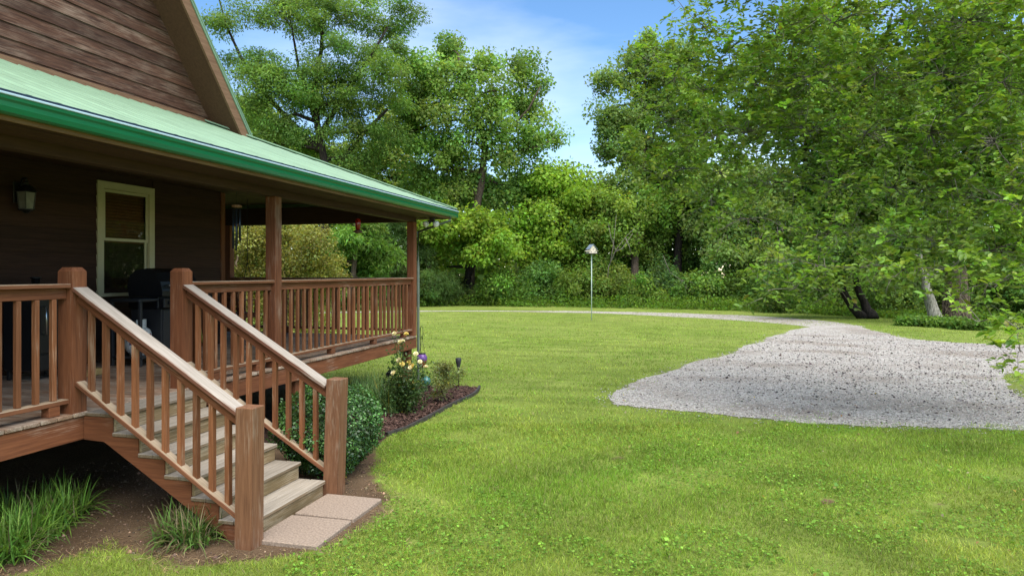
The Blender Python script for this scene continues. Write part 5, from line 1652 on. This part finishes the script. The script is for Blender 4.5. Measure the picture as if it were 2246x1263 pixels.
# ------------------------------------------------------------------ the near tree whose branches fill the upper corner
YT = 10.6
tb0 = ground_at(2560, YT)
NB = [(1500, 20, 40, 26, 1.4), (1440, 130, 40, 26, 1.7), (1400, 215, 36, 26, 1.9), (1425, 300, 40, 30, 1.8), (1450, 385, 40, 28, 1.6), (1410, 370, 28, 20, 1.8), (1560, 440, 50, 28, .9),
      (1545, 60, 50, 30, 1.2), (1600, 110, 64, 44, .8), (1700, 70, 80, 50, .3), (1830, 50, 90, 56, -.3), (1980, 40, 90, 60, -.6), (2120, 50, 90, 60, -.9), (2240, 60, 80, 60, -1.2),
      (1480, 170, 44, 34, 1.4), (1540, 200, 66, 46, 1.0), (1650, 180, 80, 56, .5), (1780, 170, 90, 60, 0), (1920, 160, 90, 60, -.4), (2060, 160, 90, 64, -.8), (2200, 180, 90, 64, -1.2),
      (1470, 260, 44, 34, 1.5), (1530, 300, 66, 46, 1.1), (1640, 290, 80, 54, .6), (1770, 290, 90, 60, .1), (1900, 290, 90, 60, -.3), (2040, 290, 90, 60, -.7), (2180, 310, 90, 64, -1.2),
      (1500, 370, 50, 34, 1.4), (1580, 380, 60, 40, 1.0), (1700, 400, 74, 44, .5), (1830, 400, 84, 54, 0), (1960, 410, 84, 54, -.4), (2090, 420, 84, 56, -.8), (2210, 440, 80, 60, -1.4),
      (1590, 500, 40, 26, .2), (1640, 480, 50, 30, .2), (1720, 500, 64, 36, 0), (1820, 510, 74, 40, -.3), (1930, 520, 74, 40, -.6), (2050, 530, 76, 40, -.9), (2170, 550, 74, 44, -1.3),
      (1710, 585, 44, 20, -1.0), (1790, 590, 60, 26, -1.0), (1880, 595, 60, 26, -1.0), (1980, 600, 60, 26, -1.2), (2080, 600, 60, 28, -1.4), (2190, 630, 60, 34, -1.9),
      (1685, 645, 26, 14, -1.3), (1745, 640, 34, 16, -1.3), (1760, 665, 20, 8, -1.3), (1830, 640, 26, 12, -1.2), (2110, 650, 30, 18, -1.9), (2150, 705, 26, 12, -2.4), (2225, 715, 28, 16, -2.8), (2238, 770, 16, 12, -3.0),
      (2330, 100, 90, 70, -1), (2330, 260, 90, 70, -1.2), (2330, 420, 90, 70, -1.4), (2330, 560, 80, 60, -1.8), (2450, 200, 100, 90, -.5), (2450, 400, 100, 90, -.8), (1700, -60, 100, 60, 0), (1900, -90, 110, 70, -.3), (2120, -100, 120, 80, -.6), (2320, -100, 120, 80, -.8)]
make_tree('fruit_tree', 'broad leaved tree whose near branches droop over the gravel yard', 'tree', tb0,
          [tb0, *pxline([(2545, 700), (2520, 560), (2490, 400), (2470, 250), (2460, 100)], YT)], .22,
          pxblobs([(b_[0], b_[1] - (8 if 575 < b_[1] < 690 else 0), *b_[2:]) for b_ in NB], YT), leaf=.094, wr=.58, clump_r=.22, per=28, dens=1.75, tint=(.112, .188, .021), bark=M_TWIG, detail=1, flat=.75, up=.95, mat=M_LEAFN,
          yellow=.006, depth=1.25, rtip=.006, limb_r=.36, var=.3)

# ------------------------------------------------------------------ garden plants
def blades(P, n_per, length, width, spread, cols, name, parent_label, cat, nm, soil_z=0.0, seg=4, curl=1.0):
    """arching strap leaves springing from crowns at points P"""
    n = len(P) * n_per
    ci = np.repeat(np.arange(len(P)), n_per)
    a = rng.uniform(0, 6.283, n)
    d_ = np.stack([np.cos(a), np.sin(a), np.zeros(n)], 1)
    lean = rng.uniform(.1, 1.0, n) * spread
    Ln = length * rng.uniform(.6, 1.15, n)
    w = width * rng.uniform(.7, 1.2, n)
    b0 = np.column_stack([P[ci, :2] + rng.normal(0, .035, (n, 2)), np.full(n, soil_z)])
    side = np.stack([-np.sin(a), np.cos(a), np.zeros(n)], 1)
    rows = []
    for s in range(seg + 1):
        t = s / seg
        ang = lean * (.30 + curl * 1.75 * t)
        rows.append((t, ang))
    pos = b0.copy()
    Vs = []
    prev = 0
    for s, (t, ang) in enumerate(rows):
        if s:
            step = (Ln / seg)[:, None]
            pos = pos + step * (d_ * np.sin(ang)[:, None] + np.array([[0, 0, 1]]) * np.cos(ang)[:, None])
        ww = w * (1 - t ** 2 * .96)
        pp = pos.copy(); pp[:, 2] = np.maximum(pp[:, 2], soil_z + .008)
        Vs += [pp - side * ww[:, None] / 2, pp + side * ww[:, None] / 2]
    k = 2 * (seg + 1)
    V = np.stack(Vs, 1).reshape(-1, 3)
    F = np.concatenate([(np.arange(n) * k)[:, None] + np.array([[2 * s, 2 * s + 1, 2 * s + 3, 2 * s + 2]]) for s in range(seg)], 0)
    C = np.repeat(cols(n), k, 0)
    c0 = np.array([P[:, 0].mean(), P[:, 1].mean(), 0])
    o = add(nm, np_mesh(nm, V - c0, F, M_GRASS, C), T(Vector(c0)))
    return tag(o, parent_label, cat, 'liriope clumps by the porch')
lir = lambda n: tinted(n, (.135, .26, .04), .3, .12, .10, (.20, .17, .09))
def crowns(pts, r, k):
    out = []
    for (x, y) in pts:
        for _ in range(k):
            a = rng.uniform(0, 6.28); q = r * math.sqrt(rng.random())
            out.append((x + q * math.cos(a), y + q * math.sin(a)))
    return np.array(out)
c1 = [gp(*p) for p in ((20, 1205), (80, 1180), (120, 1150), (40, 1150), (0, 1230), (140, 1125))]
blades(crowns([(c.x, c.y) for c in c1], .18, 10), 24, .35, .015, 1.2, lir, '', 'large bright green liriope clump at the picture edge under the deck', 'ornamental grass', 'liriope')
c2 = [gp(*p) for p in ((390, 1180), (430, 1190), (470, 1175), (420, 1165))]
blades(crowns([(c.x, c.y) for c in c2], .12, 8), 24, .30, .014, 1.25, lambda n: tinted(n, (.095, .17, .035), .35, .12, .25, (.27, .22, .12)), '', 'liriope clump with dry tan blades beside the step stringer', 'ornamental grass', 'liriope')
c3 = [gp(*p) for p in ((790, 905), (830, 895), (760, 900), (810, 880), (850, 905), (780, 880))]
blades(crowns([(c.x, c.y) for c in c3], .24, 12), 24, .50, .014, 1.0, lambda n: tinted(n, (.15, .25, .085), .3, .1, .06), '', 'grey green liriope mass between the boxwood and the rose bush', 'ornamental grass', 'liriope')

def shell_shrub(name, label, c, rx, ry, rz, n, leaf, tint, mat, wr=.5, inner=.72, lump=.06, cat='shrub', stems=14, up=.5):
    c = Vector(c)
    root = thing(name, (c.x, c.y, 0), label, cat)
    d_ = nrm(rng.normal(size=(n, 3)))
    r_ = inner + (1 - inner) * rng.random((n, 1)) ** .6
    bump = 1 + lump * np.sin(d_[:, 0:1] * 7 + 1.3) * np.sin(d_[:, 1:2] * 8 + .4) + lump * np.sin(d_[:, 2:3] * 9 + d_[:, 0:1] * 5)
    r_ = r_ * bump * np.where(d_[:, 2:3] < -.2, .92, 1)
    r_ = r_ * (1 + (rng.random((n, 1)) < .06) * .06)
    P = d_ * r_ * np.array([[rx, ry, rz]])
    P[:, 2] += c.z
    P[:, 2] = np.maximum(P[:, 2], .03)
    Nn = d_ * .7 + np.array([[0, 0, up]]) + rng.normal(0, .45, (n, 3))
    A = d_ * .8 + rng.normal(0, .7, (n, 3)) + np.array([[0, 0, .35]])
    Vl, Fl, k = leaf_arrays(P, Nn, A, leaf * rng.uniform(.65, 1.2, n), wr, 0, .2, .08)
    col_ = tinted(n, tint, .3, .1)
    tipm = (r_[:, 0] > .985)
    col_[tipm] *= 1.8
    add('foliage', np_mesh('foliage', Vl, Fl, mat, np.repeat(col_, k, 0)), T((c.x, c.y, 0)), root)
    V, F = [], []
    for s in range(stems):
        e_ = Vector(d_[s]) * .8
        tube([(random.uniform(-.06, .06), random.uniform(-.06, .06), -.02), (e_.x * rx * .4, e_.y * ry * .4, c.z * .6), (e_.x * rx, e_.y * ry, max(.1, c.z + e_.z * rz))], [.014, .01, .005], 4, V, F)
    add('stems', mk_mesh('stems', V, F, M_BARK), T((c.x, c.y, 0)), root)
    return root
bc = ground_at(722, 7.15)
shell_shrub('boxwood', 'dense rounded dark green boxwood behind the leaning end post', (bc.x, bc.y, .47), .54, .60, .49, 21000, .034, (.044, .104, .021), M_GLOSSLEAF, .55, .70, .05)

# rose bush with pale yellow blooms
rb0 = gp(885, 905)
rose = thing('rose_bush', (rb0.x, rb0.y, 0), 'leggy rose bush with pale yellow blooms beside the hanging lantern', 'rose bush')
V, F = [], []
tips = []
Yr = FPX * CAM_H / (905 - 598)
for (px, py) in ((872, 735), (880, 755), (865, 748), (862, 785), (875, 800), (880, 795), (890, 735), (907, 780), (900, 795), (912, 805), (938, 790), (930, 800), (863, 820), (878, 825), (903, 835), (925, 840), (850, 850), (895, 850), (915, 860), (868, 870), (935, 830), (884, 772)):
    e_ = at(px, py, Yr + random.uniform(-.35, .35))
    b_ = Vector((rb0.x + random.uniform(-.08, .08), rb0.y + random.uniform(-.08, .08), -.02))
    m_ = b_.lerp(e_, .5) + Vector((random.uniform(-.08, .08), random.uniform(-.08, .08), .06))
    tube([b_, m_, e_], [.007, .005, .003], 4, V, F)
    tips.append((b_, m_, e_))
add('stems', mk_mesh('stems', [v - rb0 for v in V], F, bark_mat('green_stem', (.05, .07, .02), (.10, .12, .04), 10)), T(rb0), rose)
pts = []
for (b_, m_, e_) in tips:
    for t in np.linspace(.15, 1, 42):
        p = b_.lerp(m_, t * 2) if t < .5 else m_.lerp(e_, t * 2 - 1)
        pts += [np.array(p) + rng.normal(0, .05, 3) for _ in range(2)]
low = rng.normal(0, 1, (1500, 3)) * np.array([[.17, .20, .15]]) + np.array([[rb0.x, rb0.y, .33]])
P = np.concatenate([np.array(pts), low]); P[:, 2] = np.maximum(P[:, 2], .04)
n = len(P)
Vl, Fl, k = leaf_arrays(P, np.array([[0, 0, .7]]) + rng.normal(0, .5, (n, 3)), rng.normal(0, 1, (n, 3)), rng.uniform(.028, .06, n), .6, 0)
add('leaves', np_mesh('leaves', Vl - np.array(rb0), Fl, M_LEAFN, np.repeat(tinted(n, (.062, .115, .03), .32, .1, .02), k, 0)), T(rb0), rose)
V, F = [], []
for ring, (nn, r0_, r1_, h0, h1) in enumerate(((5, .008, .030, .0, .030), (6, .010, .042, -.004, .016), (7, .010, .048, -.008, .0))):
    for q in range(nn):
        a = 2 * math.pi * (q + ring * .5) / nn
        w_ = 1.3 * math.pi / nn
        k_ = len(V)
        V += [(r0_ * math.cos(a - w_ * .5), r0_ * math.sin(a - w_ * .5), h0), (r1_ * math.cos(a - w_), r1_ * math.sin(a - w_), h1), (r1_ * 1.12 * math.cos(a), r1_ * 1.12 * math.sin(a), h1 + .006),
              (r1_ * math.cos(a + w_), r1_ * math.sin(a + w_), h1), (r0_ * math.cos(a + w_ * .5), r0_ * math.sin(a + w_ * .5), h0)]
        F.append((k_, k_ + 1, k_ + 2, k_ + 3, k_ + 4))
PETALS = [mk_mesh('bloom', V, F, plain('cream_petal', (.80, .72, .40), .6)), mk_mesh('bloom', V, F, plain('yellow_petal', (.78, .62, .17), .6))]
for i, (px, py, s_) in enumerate(((865, 732, 1.0), (870, 745, .9), (878, 750, 1.1), (884, 748, .8), (866, 752, .8), (891, 733, 1.0), (885, 763, .7), (912, 776, 1.0), (875, 790, 1.1), (882, 798, 1.0), (873, 782, .7), (897, 795, 1.0), (905, 802, 1.0),
                                 (863, 818, 1.1), (879, 826, 1.0), (904, 836, 1.1), (938, 788, 1.0), (921, 793, .9), (934, 805, 1.0), (860, 783, 1.0), (899, 806, .8))):
    if i in (1, 4, 6, 10, 16, 19):
        continue
    p = at(px, py, Yr + random.uniform(-.45, .1))
    s_ *= .78
    M = T(p) @ Matrix.Rotation(random.uniform(-.2, 1.1), 4, 'X') @ Matrix.Rotation(random.uniform(-.7, .7), 4, 'Y') @ Matrix.Rotation(random.uniform(0, 6), 4, 'Z') @ Matrix.Scale(s_, 4)
    add('bloom', PETALS[1 if i in (5, 11, 12, 15, 9, 6) else 0], M, rose)
# small open shrub with variegated leaves
vb0 = gp(970, 884)
Yv = FPX * CAM_H / (884 - 598)
make_tree('variegated_shrub', 'small twiggy variegated shrub in the mulch between lantern and solar torch', 'shrub', vb0,
          [vb0, vb0 + Vector((0, 0, .15)), at(972, 830, Yv)], .02,
          pxblobs([(965, 815, 18, 14), (985, 812, 20, 14), (958, 838, 16, 14), (980, 840, 22, 14), (1000, 830, 14, 12), (970, 860, 20, 12), (1008, 815, 8, 8), (962, 800, 7, 7), (985, 798, 10, 6)], Yv, .12),
          leaf=.034, wr=.5, clump_r=.085, per=26, dens=.9, tint=(.115, .14, .05), yellow=.18, rtip=.003, var=.45)

# ------------------------------------------------------------------ lawn grass
def lawn_ok(P, pad=.0):
    s = soil_amt(P)
    ok = rng.random(len(P)) > np.clip(s * 1.45, 0, 1)
    ok &= sdist(P, BED) > .01
    dg = sdist(P, GRAVEL) + .07 * wob(P, 4, 3) + .1 * wob(P, 1.3, 8)
    ok &= (dg > .02) | ((dg > -.28) & (rng.random(len(P)) < .30) & (wob(P, 2.9, 4) > .05)) | ((dg > -.9) & (rng.random(len(P)) < .10) & (wob(P, 2.4, 7) > .45))
    ok &= ~((P[:, 0] > -3.32) & (P[:, 0] < -2.72) & (P[:, 1] > 4.6) & (P[:, 1] < 5.78))
    ok &= ~((P[:, 0] < -4.8) & (P[:, 1] < YC))
    return ok
def grass(n, y0, y1, power, hgt, wid, name):
    P, yc = scatter(n, y0, y1, power)
    k_ = lawn_ok(P) & (rng.random(len(P)) < np.clip((42 - yc) / 24, 0, 1)) & (rng.random(len(P)) > .75 * np.clip(-1.6 * wob(P, 1.3, 21) - .25, 0, 1))
    P, yc = P[k_], yc[k_]
    n = len(P)
    a = rng.uniform(0, 6.283, n)
    patch = .5 + .5 * wob(P, .9, 2)
    long_ = .5 + .5 * wob(P, .45, 9)
    h = hgt * rng.uniform(.5, 1.3, n) * (.65 + .6 * patch) * (.8 + .45 * long_)
    w = wid * (yc / 6.0) ** .75 * rng.uniform(.7, 1.3, n)
    lean = rng.uniform(.2, 1.25, n)
    dx_ = np.stack([np.cos(a) * np.sin(lean), np.sin(a) * np.sin(lean), np.cos(lean)], 1) * h[:, None]
    sd_ = rng.normal(0, 1, (n, 2)); sd_ /= np.linalg.norm(sd_, axis=1, keepdims=True)
    sd_ = np.column_stack([sd_, np.zeros(n)]) * w[:, None] / 2
    b0 = np.column_stack([P, np.zeros(n)])
    V = np.stack([b0 - sd_, b0 + sd_, b0 + dx_], 1).reshape(-1, 3)
    y_ = (.5 + .5 * wob(P, .55, 6))[:, None]
    dry = (.5 + .5 * wob(P, 1.7, 12))[:, None]
    base = np.array([[.150, .280, .022]]) * (1 - y_) + np.array([[.315, .378, .062]]) * y_
    base = base * (.66 + .62 * dry)
    C = base * np.exp(rng.normal(0, .32, (n, 1))) * np.exp(rng.normal(0, .08, (n, 3)))
    m_ = rng.random(n) < .05
    C[m_] = np.array([[.30, .25, .12]]) * rng.uniform(.6, 1.2, (m_.sum(), 1))
    return tag(add(name, np_mesh(name, V, np.arange(3 * n).reshape(-1, 3), M_GRASS, np.repeat(np.clip(C, 0, .6), 3, 0))), kind='stuff')
grass(410000, 3.9, 9.5, 1.1, .050, .0055, 'lawn_grass')
grass(280000, 9.0, 42, .25, .050, .0070, 'lawn_grass_beyond')
# clover and broad weeds in the near lawn
P, yc = scatter(112000, 4.0, 11.5, .9)
cl = (wob(P, .8, 15) + .6 * wob(P, 2.6, 16)) > -.05
cl &= np_cam(P[:, 0], P[:, 1])[0] > -1.6
k_ = lawn_ok(P) & cl
P = P[k_]; n = len(P)
C3 = np.column_stack([P, rng.uniform(.012, .042, n)])
Vl, Fl, k = leaf_arrays(C3, np.array([[0, 0, 1.0]]) + rng.normal(0, .32, (n, 3)), rng.normal(0, 1, (n, 3)) * np.array([[1, 1, .2]]), rng.uniform(.012, .030, n) * (1 + (rng.random(n) < .03) * .9), .8, 0, .1, .05)
tag(add('clover', np_mesh('clover', Vl, Fl, M_GRASS, np.repeat(tinted(n, (.150, .275, .030), .30, .09), k, 0))), kind='stuff')
# crumbs and dry bits on the bare soil
P, yc = scatter(11000, 4.4, 7.6, 1, -20, 900)
k_ = (soil_amt(P) > .35) & (P[:, 0] > -6.5) & ~((P[:, 0] > -3.32) & (P[:, 0] < -2.72) & (P[:, 1] > 4.6) & (P[:, 1] < 5.78))
P = P[k_]; n = len(P)
g = np.array([[.15, .10, .065]]) * np.exp(rng.normal(0, .5, (n, 1))) * rng.uniform(.9, 1.1, (n, 3))
V, F, C = stones(P, np.exp(rng.normal(-5.3, .55, n)), g, .001, .7)
tag(add('soil_crumbs', np_mesh('soil_crumbs', V, F, M_STONE, C)), kind='stuff')
P, yc = scatter(9000, 4.4, 7.6, 1, -20, 900)
sa2 = soil_amt(P)
k_ = (sa2 > .12) & (sa2 < .995) & (P[:, 0] > -5.2) & ~((P[:, 0] > -3.32) & (P[:, 0] < -2.72) & (P[:, 1] > 4.6) & (P[:, 1] < 5.78))
P = P[k_]; n = len(P)
Vl, Fl, k = leaf_arrays(np.column_stack([P, rng.uniform(.004, .02, n)]), np.array([[0, 0, 1.0]]) + rng.normal(0, .2, (n, 3)), rng.normal(0, 1, (n, 3)) * np.array([[1, 1, .12]]), rng.uniform(.03, .10, n), .07, 0)
tag(add('dry_thatch', np_mesh('dry_thatch', Vl, Fl, M_GRASS, np.repeat(tinted(n, (.30, .22, .12), .35, .08), k, 0))), kind='stuff')
# fallen leaves on grass and soil
P, yc = scatter(420, 4.6, 12, 1)
k_ = (sdist(P, GRAVEL) > -3) & (sdist(P, BED) > 0) & ~((P[:, 0] < -4.9) & (P[:, 1] < YC)) & ((np_cam(P[:, 0], P[:, 1])[0] > .8) | (soil_amt(P) > .4)) & (rng.random(len(P)) < .42)
P = P[k_]; n = len(P)
C3 = np.column_stack([P, rng.uniform(.035, .06, n) * np.where(soil_amt(P) > .5, .25, 1)])
Vl, Fl, k = leaf_arrays(C3, np.array([[0, 0, 1.0]]) + rng.normal(0, .35, (n, 3)), rng.normal(0, 1, (n, 3)) * np.array([[1, 1, .15]]), rng.uniform(.03, .06, n), .6, 0)
cc = np.array([[.45, .33, .06], [.40, .38, .12], [.30, .17, .07], [.42, .36, .22]])[rng.integers(0, 4, n)] * rng.uniform(.6, 1.1, (n, 1))
tag(add('fallen_leaves', np_mesh('fallen_leaves', Vl, Fl, M_GRASS, np.repeat(cc, k, 0))), kind='stuff')
